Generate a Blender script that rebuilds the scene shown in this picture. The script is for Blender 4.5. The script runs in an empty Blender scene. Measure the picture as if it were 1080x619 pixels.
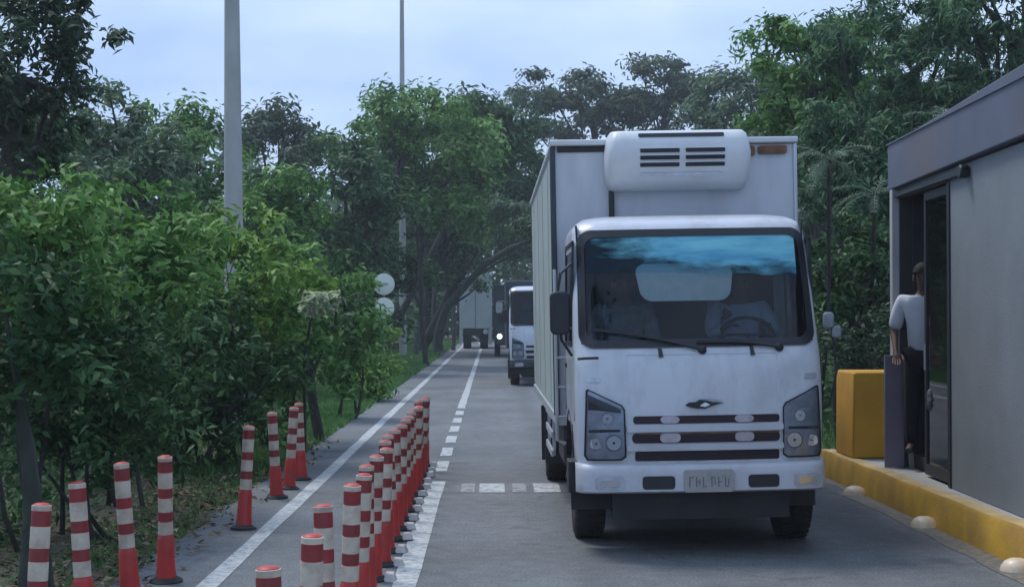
import bpy, bmesh, math, random
import numpy as np
from mathutils import Vector, Matrix
random.seed(7)
rng = np.random.default_rng(11)
R = math.radians
sc = bpy.context.scene
COL = sc.collection

# ------------------------------------------------------------------ camera
CAMH = 1.75
FPX = 1588.0
cam_d = bpy.data.cameras.new('camera')
cam = bpy.data.objects.new('camera', cam_d)
COL.objects.link(cam)
cam_d.sensor_width = 36
cam_d.lens = FPX / 1080 * 36
cam_d.clip_end = 3000
cam.location = (0, 0, CAMH)
cam.rotation_euler = (R(90 + 1.02), 0, R(-0.83))
sc.camera = cam

# ------------------------------------------------------------------ sky, sun, exposure
SUN_EL, SUN_AZ = R(60), R(318)          # azimuth clockwise from +Y : beyond the truck, to its left
world = bpy.data.worlds.new('World')
sc.world = world
world.use_nodes = True
wn, wl = world.node_tree.nodes, world.node_tree.links
wn.clear()
w_out = wn.new('ShaderNodeOutputWorld')
w_bg = wn.new('ShaderNodeBackground')
w_sky = wn.new('ShaderNodeTexSky')
w_sky.sky_type = 'NISHITA'
w_sky.sun_disc = False
w_sky.sun_elevation = SUN_EL
w_sky.sun_rotation = SUN_AZ
w_sky.air_density = 1.0
w_sky.dust_density = 3.0
w_sky.ozone_density = 1.4
# thin, even cloud veil mixed over the sky
w_tc = wn.new('ShaderNodeTexCoord')
w_map = wn.new('ShaderNodeMapping'); w_map.inputs['Scale'].default_value = (1.0, 1.0, 3.2)
w_noise = wn.new('ShaderNodeTexNoise'); w_noise.inputs['Scale'].default_value = 5.0
w_noise.inputs['Detail'].default_value = 5; w_noise.inputs['Roughness'].default_value = 0.5
w_ramp = wn.new('ShaderNodeValToRGB')
w_ramp.color_ramp.elements[0].position = 0.30; w_ramp.color_ramp.elements[0].color = (3.9, 5.9, 9.8, 1)
w_ramp.color_ramp.elements[1].position = 0.72; w_ramp.color_ramp.elements[1].color = (7.1, 9.0, 12.2, 1)
w_mix = wn.new('ShaderNodeMixRGB')
wl.new(w_tc.outputs['Generated'], w_map.inputs['Vector'])
wl.new(w_map.outputs['Vector'], w_noise.inputs['Vector'])
wl.new(w_noise.outputs['Fac'], w_ramp.inputs['Fac'])
w_mix.inputs['Fac'].default_value = 0.8
wl.new(w_ramp.outputs['Color'], w_mix.inputs[2])
wl.new(w_sky.outputs['Color'], w_mix.inputs[1])
wl.new(w_mix.outputs['Color'], w_bg.inputs['Color'])
w_bg.inputs['Strength'].default_value = 0.082
wl.new(w_bg.outputs['Background'], w_out.inputs['Surface'])

sun_d = bpy.data.lights.new('sun', 'SUN')
sun_d.energy = 1.5
sun_d.angle = R(18)
sun_d.color = (1.0, 0.97, 0.93)
sun = bpy.data.objects.new('sun', sun_d)
COL.objects.link(sun)
sdir = Vector((math.sin(SUN_AZ) * math.cos(SUN_EL), math.cos(SUN_AZ) * math.cos(SUN_EL), math.sin(SUN_EL)))
sun.rotation_euler = sdir.to_track_quat('Z', 'Y').to_euler()
sun.location = sdir * 50

sc.view_settings.view_transform = 'Standard'
sc.view_settings.look = 'None'
sc.view_settings.exposure = 0.46
sc.view_settings.gamma = 1.0
sc.view_settings.use_curve_mapping = False

# ------------------------------------------------------------------ helpers
def at(px, py, D):
    """world point at depth D that the photograph shows at pixel px, py"""
    return Vector(((px - 517) / FPX * D, D, CAMH - (py - 338) / FPX * D))

def tag(o, label=None, cat=None, group=None, kind=None):
    if label: o['label'] = label
    if cat: o['category'] = cat
    if group: o['group'] = group
    if kind: o['kind'] = kind
    return o

def empty(name, loc, rz=0.0, **k):
    o = bpy.data.objects.new(name, None)
    COL.objects.link(o)
    o.empty_display_size = 0.3
    o.location = loc
    o.rotation_euler = (0, 0, rz)
    return tag(o, **k)

def copy_tree(o, parent=None):
    c = o.copy(); COL.objects.link(c); c.parent = parent
    for k in ('label', 'group'):
        if parent is None and k in c: pass
    for ch in list(o.children): copy_tree(ch, c)
    return c

class MB:
    """collects shapes and links them as one mesh object"""
    def __init__(s): s.v, s.f = [], []
    def add(s, vs, fs):
        n = len(s.v)
        s.v += [tuple(v) for v in vs]
        s.f += [tuple(i + n for i in f) for f in fs]
        return s
    def box(s, x0, x1, y0, y1, z0, z1, M=None):
        vs = [Vector(p) for p in ((x0,y0,z0),(x1,y0,z0),(x1,y1,z0),(x0,y1,z0),(x0,y0,z1),(x1,y0,z1),(x1,y1,z1),(x0,y1,z1))]
        if M: vs = [M @ v for v in vs]
        return s.add(vs, [(0,3,2,1),(4,5,6,7),(0,1,5,4),(1,2,6,5),(2,3,7,6),(3,0,4,7)])
    def tube(s, pts, radii, n=8, cap=True):
        pts = [Vector(p) for p in pts]
        if not hasattr(radii, '__len__'): radii = [radii] * len(pts)
        vs, fs = [], []
        t0 = (pts[1] - pts[0]).normalized()
        ref = Vector((0, 0, 1)) if abs(t0.z) < 0.9 else Vector((1, 0, 0))
        a = t0.cross(ref).normalized()
        for i, p in enumerate(pts):
            t = (pts[min(i + 1, len(pts) - 1)] - pts[max(i - 1, 0)]).normalized()
            a = (a - t * a.dot(t)).normalized()
            b = t.cross(a)
            for k in range(n):
                g = 2 * math.pi * k / n
                vs.append(p + (a * math.cos(g) + b * math.sin(g)) * radii[i])
        for i in range(len(pts) - 1):
            for k in range(n):
                k2 = (k + 1) % n
                fs.append((i*n+k, i*n+k2, (i+1)*n+k2, (i+1)*n+k))
        if cap:
            fs.append(tuple(range(n))[::-1]); m = (len(pts) - 1) * n
            fs.append(tuple(m + k for k in range(n)))
        return s.add(vs, fs)
    def lathe(s, prof, n=24, axis='z', c=(0,0,0)):
        vs, fs = [], []
        for (r, h) in prof:
            for k in range(n):
                g = 2 * math.pi * k / n
                a, b = r * math.cos(g), r * math.sin(g)
                if axis == 'z': p = (a, b, h)
                elif axis == 'x': p = (h, a, b)
                else: p = (a, h, b)
                vs.append((p[0]+c[0], p[1]+c[1], p[2]+c[2]))
        for i in range(len(prof) - 1):
            for k in range(n):
                k2 = (k + 1) % n
                q = (i*n+k, i*n+k2, (i+1)*n+k2, (i+1)*n+k)
                fs.append(q if axis != 'y' else q[::-1])
        e = tuple(range(n)); m = (len(prof) - 1) * n
        l = tuple(m + k for k in range(n))
        fs.append(e[::-1] if axis != 'y' else e); fs.append(l if axis != 'y' else l[::-1])
        return s.add(vs, fs)
    def prism(s, poly, y0, y1):
        """polygon in x,z extruded along y"""
        n = len(poly)
        vs = [(x, y0, z) for x, z in poly] + [(x, y1, z) for x, z in poly]
        fs = [tuple(range(n)), tuple(range(2*n-1, n-1, -1))]
        for i in range(n):
            j = (i + 1) % n
            fs.append((j, i, n + i, n + j))
        return s.add(vs, fs)
    def build(s, name, mat, parent=None, loc=None, bevel=0, smooth=True, seg=2, ang=35, weld=False):
        me = bpy.data.meshes.new(name)
        me.from_pydata(s.v, [], s.f)
        if weld:
            bm = bmesh.new(); bm.from_mesh(me)
            bmesh.ops.remove_doubles(bm, verts=bm.verts, dist=1e-5)
            bm.to_mesh(me); bm.free()
        bm = bmesh.new(); bm.from_mesh(me)
        bmesh.ops.recalc_face_normals(bm, faces=bm.faces)
        if smooth:
            for f in bm.faces: f.smooth = True
            for e in bm.edges:
                if len(e.link_faces) == 2 and e.calc_face_angle(0) > R(ang): e.smooth = False
        bm.to_mesh(me); bm.free()
        me.materials.append(mat)
        o = bpy.data.objects.new(name, me)
        COL.objects.link(o)
        if parent: o.parent = parent
        if loc is not None: o.location = loc
        if bevel:
            b = o.modifiers.new('bevel', 'BEVEL'); b.width = bevel; b.segments = seg
            b.limit_method = 'ANGLE'; b.angle_limit = R(40); b.harden_normals = False
        return o

def np_mesh(name, verts, nper, mat, parent=None):
    """verts (N*nper,3): N separate faces of nper corners"""
    me = bpy.data.meshes.new(name)
    nv = len(verts); nf = nv // nper
    me.vertices.add(nv); me.vertices.foreach_set('co', verts.astype(np.float32).ravel())
    me.loops.add(nv); me.loops.foreach_set('vertex_index', np.arange(nv, dtype=np.int32))
    me.polygons.add(nf); me.polygons.foreach_set('loop_start', np.arange(0, nv, nper, dtype=np.int32))
    me.update(calc_edges=True)
    me.materials.append(mat)
    o = bpy.data.objects.new(name, me)
    COL.objects.link(o)
    if parent: o.parent = parent
    return o

# ------------------------------------------------------------------ materials
def mat(name, col, rough=0.6, var=0.12, scale=6.0, metal=0.0, bump=0.0, bscale=60.0, dirt=None, dscale=1.5, damt=0.5, coat=0.0, emit=None, estr=0.0, spec=None, stretch=(1,1,1)):
    m = bpy.data.materials.new(name); m.use_nodes = True
    n, l = m.node_tree.nodes, m.node_tree.links
    b = n['Principled BSDF']
    tc = n.new('ShaderNodeTexCoord'); mp = n.new('ShaderNodeMapping')
    mp.inputs['Scale'].default_value = stretch
    oi = n.new('ShaderNodeObjectInfo'); om = n.new('ShaderNodeMath'); om.operation = 'MULTIPLY'; om.inputs[1].default_value = 40
    l.new(oi.outputs['Random'], om.inputs[0]); l.new(om.outputs[0], mp.inputs['Location'])
    l.new(tc.outputs['Object'], mp.inputs['Vector'])
    no = n.new('ShaderNodeTexNoise'); no.inputs['Scale'].default_value = scale; no.inputs['Detail'].default_value = 6
    l.new(mp.outputs['Vector'], no.inputs['Vector'])
    cr = n.new('ShaderNodeValToRGB')
    cr.color_ramp.elements[0].position = 0.3; cr.color_ramp.elements[1].position = 0.7
    cr.color_ramp.elements[0].color = tuple(c * (1 - var) for c in col) + (1,)
    cr.color_ramp.elements[1].color = tuple(min(1, c * (1 + var)) for c in col) + (1,)
    l.new(no.outputs['Fac'], cr.inputs['Fac'])
    out = cr.outputs['Color']
    if dirt:
        n2 = n.new('ShaderNodeTexNoise'); n2.inputs['Scale'].default_value = dscale; n2.inputs['Detail'].default_value = 8
        n2.inputs['Roughness'].default_value = 0.65
        l.new(mp.outputs['Vector'], n2.inputs['Vector'])
        c2 = n.new('ShaderNodeValToRGB'); c2.color_ramp.elements[0].position = 0.45; c2.color_ramp.elements[1].position = 0.75
        c2.color_ramp.elements[0].color = (0,0,0,1); c2.color_ramp.elements[1].color = (damt,)*3 + (1,)
        l.new(n2.outputs['Fac'], c2.inputs['Fac'])
        mx = n.new('ShaderNodeMixRGB'); mx.inputs[2].default_value = tuple(dirt) + (1,)
        l.new(c2.outputs['Color'], mx.inputs['Fac']); l.new(out, mx.inputs[1]); out = mx.outputs['Color']
    l.new(out, b.inputs['Base Color'])
    b.inputs['Roughness'].default_value = rough
    b.inputs['Metallic'].default_value = metal
    if spec is not None: b.inputs['Specular IOR Level'].default_value = spec
    if coat: b.inputs['Coat Weight'].default_value = coat; b.inputs['Coat Roughness'].default_value = 0.08
    if emit: b.inputs['Emission Color'].default_value = tuple(emit) + (1,); b.inputs['Emission Strength'].default_value = estr
    if bump:
        n3 = n.new('ShaderNodeTexNoise'); n3.inputs['Scale'].default_value = bscale; n3.inputs['Detail'].default_value = 4
        l.new(tc.outputs['Object'], n3.inputs['Vector'])
        bp = n.new('ShaderNodeBump'); bp.inputs['Strength'].default_value = bump; bp.inputs['Distance'].default_value = 0.02
        l.new(n3.outputs['Fac'], bp.inputs['Height']); l.new(bp.outputs['Normal'], b.inputs['Normal'])
    return m

def leaf_mat(name, c0, c1, c2, trans=0.32, rough=0.55, gain=1.35):
    c0, c1, c2 = [[min(.9, v * gain) for v in c] for c in (c0, c1, c2)]
    m = bpy.data.materials.new(name); m.use_nodes = True
    n, l = m.node_tree.nodes, m.node_tree.links
    b = n['Principled BSDF']; out = n['Material Output']
    geo = n.new('ShaderNodeNewGeometry'); tc = n.new('ShaderNodeTexCoord')
    no = n.new('ShaderNodeTexNoise'); no.inputs['Scale'].default_value = 0.9; no.inputs['Detail'].default_value = 2
    l.new(tc.outputs['Object'], no.inputs['Vector'])
    ad = n.new('ShaderNodeMath'); ad.operation = 'MULTIPLY_ADD'; ad.inputs[1].default_value = 0.55
    sb = n.new('ShaderNodeMath'); sb.operation = 'MULTIPLY_ADD'; sb.inputs[1].default_value = 1.3; sb.inputs[2].default_value = -0.42
    l.new(geo.outputs['Random Per Island'], ad.inputs[0]); l.new(no.outputs['Fac'], sb.inputs[0]); l.new(sb.outputs[0], ad.inputs[2])
    cr = n.new('ShaderNodeValToRGB'); e = cr.color_ramp.elements
    e[0].position = 0.1; e[0].color = tuple(c0) + (1,)
    e[1].position = 0.95; e[1].color = tuple(c2) + (1,)
    x = e.new(0.55); x.color = tuple(c1) + (1,)
    l.new(ad.outputs[0], cr.inputs['Fac'])
    l.new(cr.outputs['Color'], b.inputs['Base Color']); b.inputs['Roughness'].default_value = rough
    b.inputs['Specular IOR Level'].default_value = 0.18
    tr = n.new('ShaderNodeBsdfTranslucent'); l.new(cr.outputs['Color'], tr.inputs['Color'])
    mx = n.new('ShaderNodeMixShader'); mx.inputs['Fac'].default_value = trans
    l.new(b.outputs['BSDF'], mx.inputs[1]); l.new(tr.outputs['BSDF'], mx.inputs[2])
    l.new(mx.outputs['Shader'], out.inputs['Surface'])
    return m

def glass_mat(name, tint, rough=0.02, ior=1.5):
    """thin pane: mirror reflection by angle over a tinted see-through body"""
    m = bpy.data.materials.new(name); m.use_nodes = True
    n, l = m.node_tree.nodes, m.node_tree.links
    n.remove(n['Principled BSDF']); out = n['Material Output']
    fr = n.new('ShaderNodeFresnel'); fr.inputs['IOR'].default_value = ior
    tr = n.new('ShaderNodeBsdfTransparent'); tr.inputs['Color'].default_value = tuple(tint) + (1,)
    gl = n.new('ShaderNodeBsdfGlossy'); gl.inputs['Roughness'].default_value = rough
    mx = n.new('ShaderNodeMixShader')
    l.new(fr.outputs['Fac'], mx.inputs['Fac']); l.new(tr.outputs['BSDF'], mx.inputs[1]); l.new(gl.outputs['BSDF'], mx.inputs[2])
    l.new(mx.outputs['Shader'], out.inputs['Surface'])
    return m

def asphalt_mat():
    m = bpy.data.materials.new('asphalt'); m.use_nodes = True
    n, l = m.node_tree.nodes, m.node_tree.links
    b = n['Principled BSDF']; tc = n.new('ShaderNodeTexCoord')
    mp = n.new('ShaderNodeMapping'); mp.inputs['Scale'].default_value = (1.0, 0.12, 1)
    l.new(tc.outputs['Object'], mp.inputs['Vector'])
    a = n.new('ShaderNodeTexNoise'); a.inputs['Scale'].default_value = 0.9; a.inputs['Detail'].default_value = 7; l.new(mp.outputs['Vector'], a.inputs['Vector'])
    g = n.new('ShaderNodeTexNoise'); g.inputs['Scale'].default_value = 55; g.inputs['Detail'].default_value = 3; l.new(tc.outputs['Object'], g.inputs['Vector'])
    p = n.new('ShaderNodeTexNoise'); p.inputs['Scale'].default_value = 0.5; p.inputs['Detail'].default_value = 6; l.new(tc.outputs['Object'], p.inputs['Vector'])
    cr = n.new('ShaderNodeValToRGB'); e = cr.color_ramp.elements
    e[0].position = 0.3; e[0].color = (0.130, 0.140, 0.150, 1); e[1].position = 0.72; e[1].color = (0.188, 0.199, 0.208, 1)
    l.new(a.outputs['Fac'], cr.inputs['Fac'])
    c2 = n.new('ShaderNodeValToRGB'); c2.color_ramp.elements[0].position = 0.35; c2.color_ramp.elements[0].color = (0.7,)*3+(1,)
    c2.color_ramp.elements[1].position = 0.68; c2.color_ramp.elements[1].color = (1.3,)*3+(1,)
    l.new(g.outputs['Fac'], c2.inputs['Fac'])
    c3 = n.new('ShaderNodeValToRGB'); c3.color_ramp.elements[0].position = 0.35; c3.color_ramp.elements[0].color = (0.8, 0.79, 0.76, 1)
    c3.color_ramp.elements[1].position = 0.6; c3.color_ramp.elements[1].color = (1.05,)*3+(1,)
    l.new(p.outputs['Fac'], c3.inputs['Fac'])
    def mul(x, y, f=1.0):
        q = n.new('ShaderNodeMixRGB'); q.blend_type = 'MULTIPLY'; q.inputs['Fac'].default_value = f
        l.new(x, q.inputs[1]); l.new(y, q.inputs[2]); return q.outputs['Color']
    def ramp(src, p0, v0, p1, v1):
        q = n.new('ShaderNodeValToRGB'); q.color_ramp.elements[0].position = p0; q.color_ramp.elements[0].color = (v0,)*3+(1,)
        q.color_ramp.elements[1].position = p1; q.color_ramp.elements[1].color = (v1,)*3+(1,); l.new(src, q.inputs['Fac']); return q.outputs['Color']
    # cracks
    wn_ = n.new('ShaderNodeTexNoise'); wn_.inputs['Scale'].default_value = 2.5; wn_.inputs['Detail'].default_value = 5; l.new(tc.outputs['Object'], wn_.inputs['Vector'])
    wm = n.new('ShaderNodeMixRGB'); wm.inputs['Fac'].default_value = 0.22; l.new(tc.outputs['Object'], wm.inputs[1]); l.new(wn_.outputs['Color'], wm.inputs[2])
    vo = n.new('ShaderNodeTexVoronoi'); vo.feature = 'DISTANCE_TO_EDGE'; vo.inputs['Scale'].default_value = 0.55; l.new(wm.outputs['Color'], vo.inputs['Vector'])
    crack = ramp(vo.outputs['Distance'], 0.0, 0.75, 0.005, 1.0)
    # tyre tracks along the lane: two polished, slightly darker bands, and an oily middle
    sx = n.new('ShaderNodeSeparateXYZ'); l.new(tc.outputs['Object'], sx.inputs[0])
    def band(cx, w_):
        a1 = n.new('ShaderNodeMath'); a1.operation = 'SUBTRACT'; a1.inputs[1].default_value = cx; l.new(sx.outputs['X'], a1.inputs[0])
        a2 = n.new('ShaderNodeMath'); a2.operation = 'ABSOLUTE'; l.new(a1.outputs[0], a2.inputs[0])
        mr = n.new('ShaderNodeMapRange'); mr.interpolation_type = 'SMOOTHSTEP'; mr.inputs['From Min'].default_value = 0; mr.inputs['From Max'].default_value = w_
        mr.inputs['To Min'].default_value = 1; mr.inputs['To Max'].default_value = 0; l.new(a2.outputs[0], mr.inputs['Value']); return mr.outputs['Result']
    ad1 = n.new('ShaderNodeMath'); ad1.operation = 'ADD'; l.new(band(0.75, .38), ad1.inputs[0]); l.new(band(2.45, .38), ad1.inputs[1])
    ad2 = n.new('ShaderNodeMath'); ad2.operation = 'MULTIPLY'; l.new(ad1.outputs[0], ad2.inputs[0]); l.new(a.outputs['Fac'], ad2.inputs[1])
    track = ramp(ad2.outputs[0], 0.1, 1.0, 0.7, 0.76)
    # oil spots
    oN = n.new('ShaderNodeTexNoise'); oN.inputs['Scale'].default_value = 1.7; oN.inputs['Detail'].default_value = 3; l.new(tc.outputs['Object'], oN.inputs['Vector'])
    oil = ramp(oN.outputs['Fac'], 0.62, 1.0, 0.72, 0.66)
    # light dust
    dN = n.new('ShaderNodeTexNoise'); dN.inputs['Scale'].default_value = 7; dN.inputs['Detail'].default_value = 8; dN.inputs['Roughness'].default_value = .7; l.new(tc.outputs['Object'], dN.inputs['Vector'])
    dust = ramp(dN.outputs['Fac'], 0.4, 0.9, 0.7, 1.22)
    o1 = mul(mul(mul(mul(mul(mul(cr.outputs['Color'], c2.outputs['Color']), c3.outputs['Color']), crack), track), oil), dust)
    l.new(o1, b.inputs['Base Color'])
    b.inputs['Roughness'].default_value = 0.78; b.inputs['Specular IOR Level'].default_value = 0.4
    bp = n.new('ShaderNodeBump'); bp.inputs['Strength'].default_value = 0.35; bp.inputs['Distance'].default_value = 0.01
    l.new(g.outputs['Fac'], bp.inputs['Height']); l.new(bp.outputs['Normal'], b.inputs['Normal'])
    return m

def worn_paint(name, col, under, thr=0.62):
    m = bpy.data.materials.new(name); m.use_nodes = True
    n, l = m.node_tree.nodes, m.node_tree.links
    b = n['Principled BSDF']; tc = n.new('ShaderNodeTexCoord')
    a = n.new('ShaderNodeTexNoise'); a.inputs['Scale'].default_value = 14; a.inputs['Detail'].default_value = 8; a.inputs['Roughness'].default_value = 0.7
    l.new(tc.outputs['Object'], a.inputs['Vector'])
    cr = n.new('ShaderNodeValToRGB'); e = cr.color_ramp.elements
    e[0].position = thr - 0.12; e[0].color = tuple(col) + (1,); e[1].position = thr + 0.08; e[1].color = tuple(under) + (1,)
    l.new(a.outputs['Fac'], cr.inputs['Fac']); l.new(cr.outputs['Color'], b.inputs['Base Color'])
    b.inputs['Roughness'].default_value = 0.6
    return m

M = dict(
    asphalt=asphalt_mat(),
    line=worn_paint('road_paint_white', (0.52, 0.54, 0.54), (0.17, 0.18, 0.18), 0.58),
    line_faint=worn_paint('road_paint_faded', (0.34, 0.35, 0.35), (0.13, 0.13, 0.13), 0.55),
    soil=mat('soil', (0.10, 0.085, 0.055), 0.95, 0.35, 3.0, bump=0.6, bscale=30, dirt=(0.05, 0.085, 0.03), dscale=0.8, damt=0.9),
    white=mat('cab_white_paint', (0.60, 0.63, 0.68), 0.32, 0.02, 3.0, coat=0.5, dirt=(0.27, 0.27, 0.27), dscale=3.2, damt=0.6, bump=0.05, bscale=5, stretch=(1, 1, .45)),
    boxwhite=mat('box_white_panel', (0.60, 0.62, 0.67), 0.5, 0.02, 2.0, dirt=(0.30, 0.29, 0.27), dscale=2.4, damt=0.5, stretch=(1, 1, 0.22), bump=.05, bscale=3),
    unitwhite=mat('unit_white_plastic', (0.66, 0.69, 0.71), 0.42, 0.02, 3.0, dirt=(0.45, 0.40, 0.34), dscale=2.5, damt=0.4),
    bumper=mat('bumper_white', (0.56, 0.57, 0.62), 0.4, 0.03, 4.0, dirt=(0.30, 0.29, 0.28), dscale=3.0, damt=0.45),
    black=mat('black_plastic', (0.018, 0.02, 0.024), 0.5, 0.2, 8.0),
    gasket=mat('rubber_gasket', (0.012, 0.014, 0.02), 0.45, 0.2, 8.0),
    tyre=mat('tyre_rubber', (0.022, 0.022, 0.024), 0.85, 0.2, 20, bump=0.3, bscale=40),
    rim=mat('rim_steel', (0.30, 0.31, 0.33), 0.5, 0.1, 8, metal=0.6),
    chassis=mat('chassis_steel', (0.03, 0.03, 0.032), 0.7, 0.3, 5),
    mount=mat('grille_mount_plastic', (0.50, 0.46, 0.50), 0.5, 0.1, 8, dirt=(0.2, 0.12, 0.13), dscale=9, damt=0.6),
    slot=mat('grille_dark', (0.022, 0.007, 0.014), 0.55, 0.2, 10),
    chrome=mat('reflector_chrome', (0.62, 0.64, 0.68), 0.18, 0.05, 10, metal=1.0),
    housing2=mat('mirror_grey', (0.22, 0.24, 0.26), 0.5, 0.2, 12),
    housing=mat('lamp_housing', (0.48, 0.52, 0.58), 0.25, 0.2, 12, metal=0.4),
    amber=mat('amber_lens', (0.45, 0.25, 0.16), 0.25, 0.1, 12),
    rust=mat('rusty_metal', (0.20, 0.095, 0.05), 0.85, 0.4, 9, bump=0.3),
    trim=mat('aluminium_trim', (0.55, 0.57, 0.60), 0.4, 0.06, 5, metal=0.5),
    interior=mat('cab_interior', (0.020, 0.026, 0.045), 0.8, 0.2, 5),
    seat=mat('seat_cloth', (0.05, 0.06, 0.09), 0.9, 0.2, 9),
    placard=mat('placard_card', (0.66, 0.68, 0.62), 0.8, 0.08, 14),
    glass=glass_mat('windscreen_glass', (0.66, 0.76, 0.82), 0.02, 1.45),
    strip=None,
    sideglass=glass_mat('side_glass', (0.2, 0.25, 0.28)),
    lens=glass_mat('lamp_lens', (0.8, 0.83, 0.88), 0.03),
    red=mat('bollard_red', (0.50, 0.032, 0.026), 0.5, 0.15, 9, dirt=(0.16, 0.05, 0.045), dscale=4, damt=0.6),
    band=mat('reflective_band', (0.58, 0.50, 0.40), 0.55, 0.12, 12, dirt=(0.24, 0.16, 0.13), dscale=7, damt=0.8),
    redband=mat('dark_red_band', (0.27, 0.022, 0.026), 0.5, 0.2, 9, dirt=(0.10, 0.05, 0.035), dscale=5, damt=0.8),
    foot=mat('bollard_foot_rubber', (0.03, 0.03, 0.03), 0.85, 0.2, 9),
    mark=mat('white_reflector', (0.5, 0.48, 0.46), 0.6, 0.1, 12, dirt=(0.3,0.2,0.18), dscale=6, damt=0.6),
    concrete=mat('concrete', (0.42, 0.42, 0.40), 0.85, 0.1, 4, bump=0.25, bscale=40, dirt=(0.25, 0.25, 0.23), dscale=1.2, damt=0.6, stretch=(1, 1, 0.35)),
    yellow=mat('kerb_yellow_paint', (0.58, 0.33, 0.035), 0.75, 0.14, 3, bump=0.2, bscale=30, dirt=(0.24, 0.12, 0.05), dscale=1.1, damt=0.75),
    kerbtop=mat('kerb_top_paint', (0.56, 0.40, 0.18), 0.8, 0.14, 5, dirt=(0.3, 0.22, 0.13), dscale=2.4, damt=0.6),
    barrier=mat('barrier_orange_paint', (0.56, 0.285, 0.015), 0.7, 0.1, 3, dirt=(0.28, 0.13, 0.03), dscale=1.6, damt=0.5),
    stud=mat('road_stud', (0.78, 0.62, 0.45), 0.4, 0.12, 12),
    wall=mat('booth_render_grey', (0.215, 0.235, 0.25), 0.85, 0.05, 2, bump=0.15, bscale=50, dirt=(0.15, 0.165, 0.18), dscale=0.8, damt=0.6),
    fascia=mat('booth_fascia_slate', (0.105, 0.12, 0.165), 0.7, 0.1, 2, dirt=(0.16, 0.125, 0.10), dscale=0.9, damt=0.6),
    jamb=mat('pale_jamb', (0.42, 0.42, 0.42), 0.7, 0.08, 4),
    lilac=mat('grey_lilac_panel', (0.22, 0.19, 0.25), 0.75, 0.1, 3),
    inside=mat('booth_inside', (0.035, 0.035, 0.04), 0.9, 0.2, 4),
    skin=mat('skin_brown', (0.13, 0.065, 0.042), 0.6, 0.08, 20),
    hair=mat('hair_black', (0.012, 0.010, 0.009), 0.8, 0.2, 40),
    shirt=mat('white_shirt', (0.66, 0.67, 0.74), 0.85, 0.05, 9, bump=0.3, bscale=14),
    shirt2=mat('pale_blue_shirt', (0.42, 0.47, 0.56), 0.85, 0.08, 9),
    blackcloth=mat('black_trousers', (0.010, 0.010, 0.014), 0.95, 0.2, 9, bump=0.4, bscale=12),
    darkcloth=mat('dark_cloth', (0.022, 0.024, 0.035), 0.9, 0.2, 9),
    greycloth=mat('grey_bag_cloth', (0.16, 0.17, 0.19), 0.9, 0.3, 14, bump=0.5, bscale=18),
    bark=mat('bark', (0.045, 0.042, 0.036), 0.95, 0.35, 7, bump=0.9, bscale=18, stretch=(1, 1, 0.3)),
    barkpale=mat('bark_pale', (0.07, 0.085, 0.07), 0.95, 0.3, 7, bump=0.7, bscale=18, stretch=(1, 1, 0.3)),
    barkmoss=mat('bark_mossy', (0.035, 0.042, 0.032), 0.95, 0.35, 5, bump=0.9, bscale=14),
    post=mat('galvanised_post', (0.16, 0.17, 0.16), 0.6, 0.1, 6, metal=0.4),
    sign=mat('sign_face_white', (0.74, 0.80, 0.70), 0.5, 0.05, 6),
    signmark=mat('sign_print_grey', (0.38, 0.43, 0.38), 0.6, 0.1, 10),
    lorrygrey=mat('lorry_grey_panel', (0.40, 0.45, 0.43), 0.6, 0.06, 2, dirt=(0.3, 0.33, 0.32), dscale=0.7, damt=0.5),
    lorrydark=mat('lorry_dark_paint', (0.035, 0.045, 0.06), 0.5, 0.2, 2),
    headlit=mat('headlamp_lit', (0.9, 0.9, 0.85), 0.3, 0.0, 2, emit=(1.0, 0.97, 0.88), estr=1.3),
    litter=mat('dry_leaf', (0.24, 0.17, 0.09), 0.9, 0.4, 3),
)
# leaf colours (base colours of the plants themselves)
L_mid = leaf_mat('leaf_mid_green', (0.018, 0.052, 0.010), (0.052, 0.120, 0.026), (0.175, 0.270, 0.095), gain=2.05)
L_yel = leaf_mat('leaf_yellow_green', (0.026, 0.068, 0.010), (0.085, 0.160, 0.028), (0.200, 0.290, 0.090), gain=2.0)
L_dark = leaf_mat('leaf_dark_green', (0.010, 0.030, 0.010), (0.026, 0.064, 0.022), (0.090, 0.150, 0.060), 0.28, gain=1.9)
L_grey = leaf_mat('leaf_grey_green', (0.028, 0.055, 0.026), (0.060, 0.105, 0.052), (0.160, 0.215, 0.120), gain=1.7)
L_teal = leaf_mat('leaf_teal_green', (0.012, 0.036, 0.018), (0.036, 0.082, 0.040), (0.140, 0.215, 0.115), 0.3, gain=1.9)
L_purple = leaf_mat('leaf_dusky', (0.018, 0.036, 0.018), (0.042, 0.070, 0.038), (0.110, 0.150, 0.090), gain=1.6)
L_frond = leaf_mat('frond_pale', (0.07, 0.11, 0.07), (0.12, 0.17, 0.11), (0.22, 0.28, 0.20), 0.2)
L_grass = leaf_mat('grass_blade', (0.035, 0.090, 0.025), (0.070, 0.160, 0.045), (0.14, 0.25, 0.08), gain=1.5)
L_pale = leaf_mat('leaf_pale_yellow', (0.34, 0.40, 0.24), (0.46, 0.52, 0.33), (0.58, 0.64, 0.44), 0.3, gain=1.0)

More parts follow.
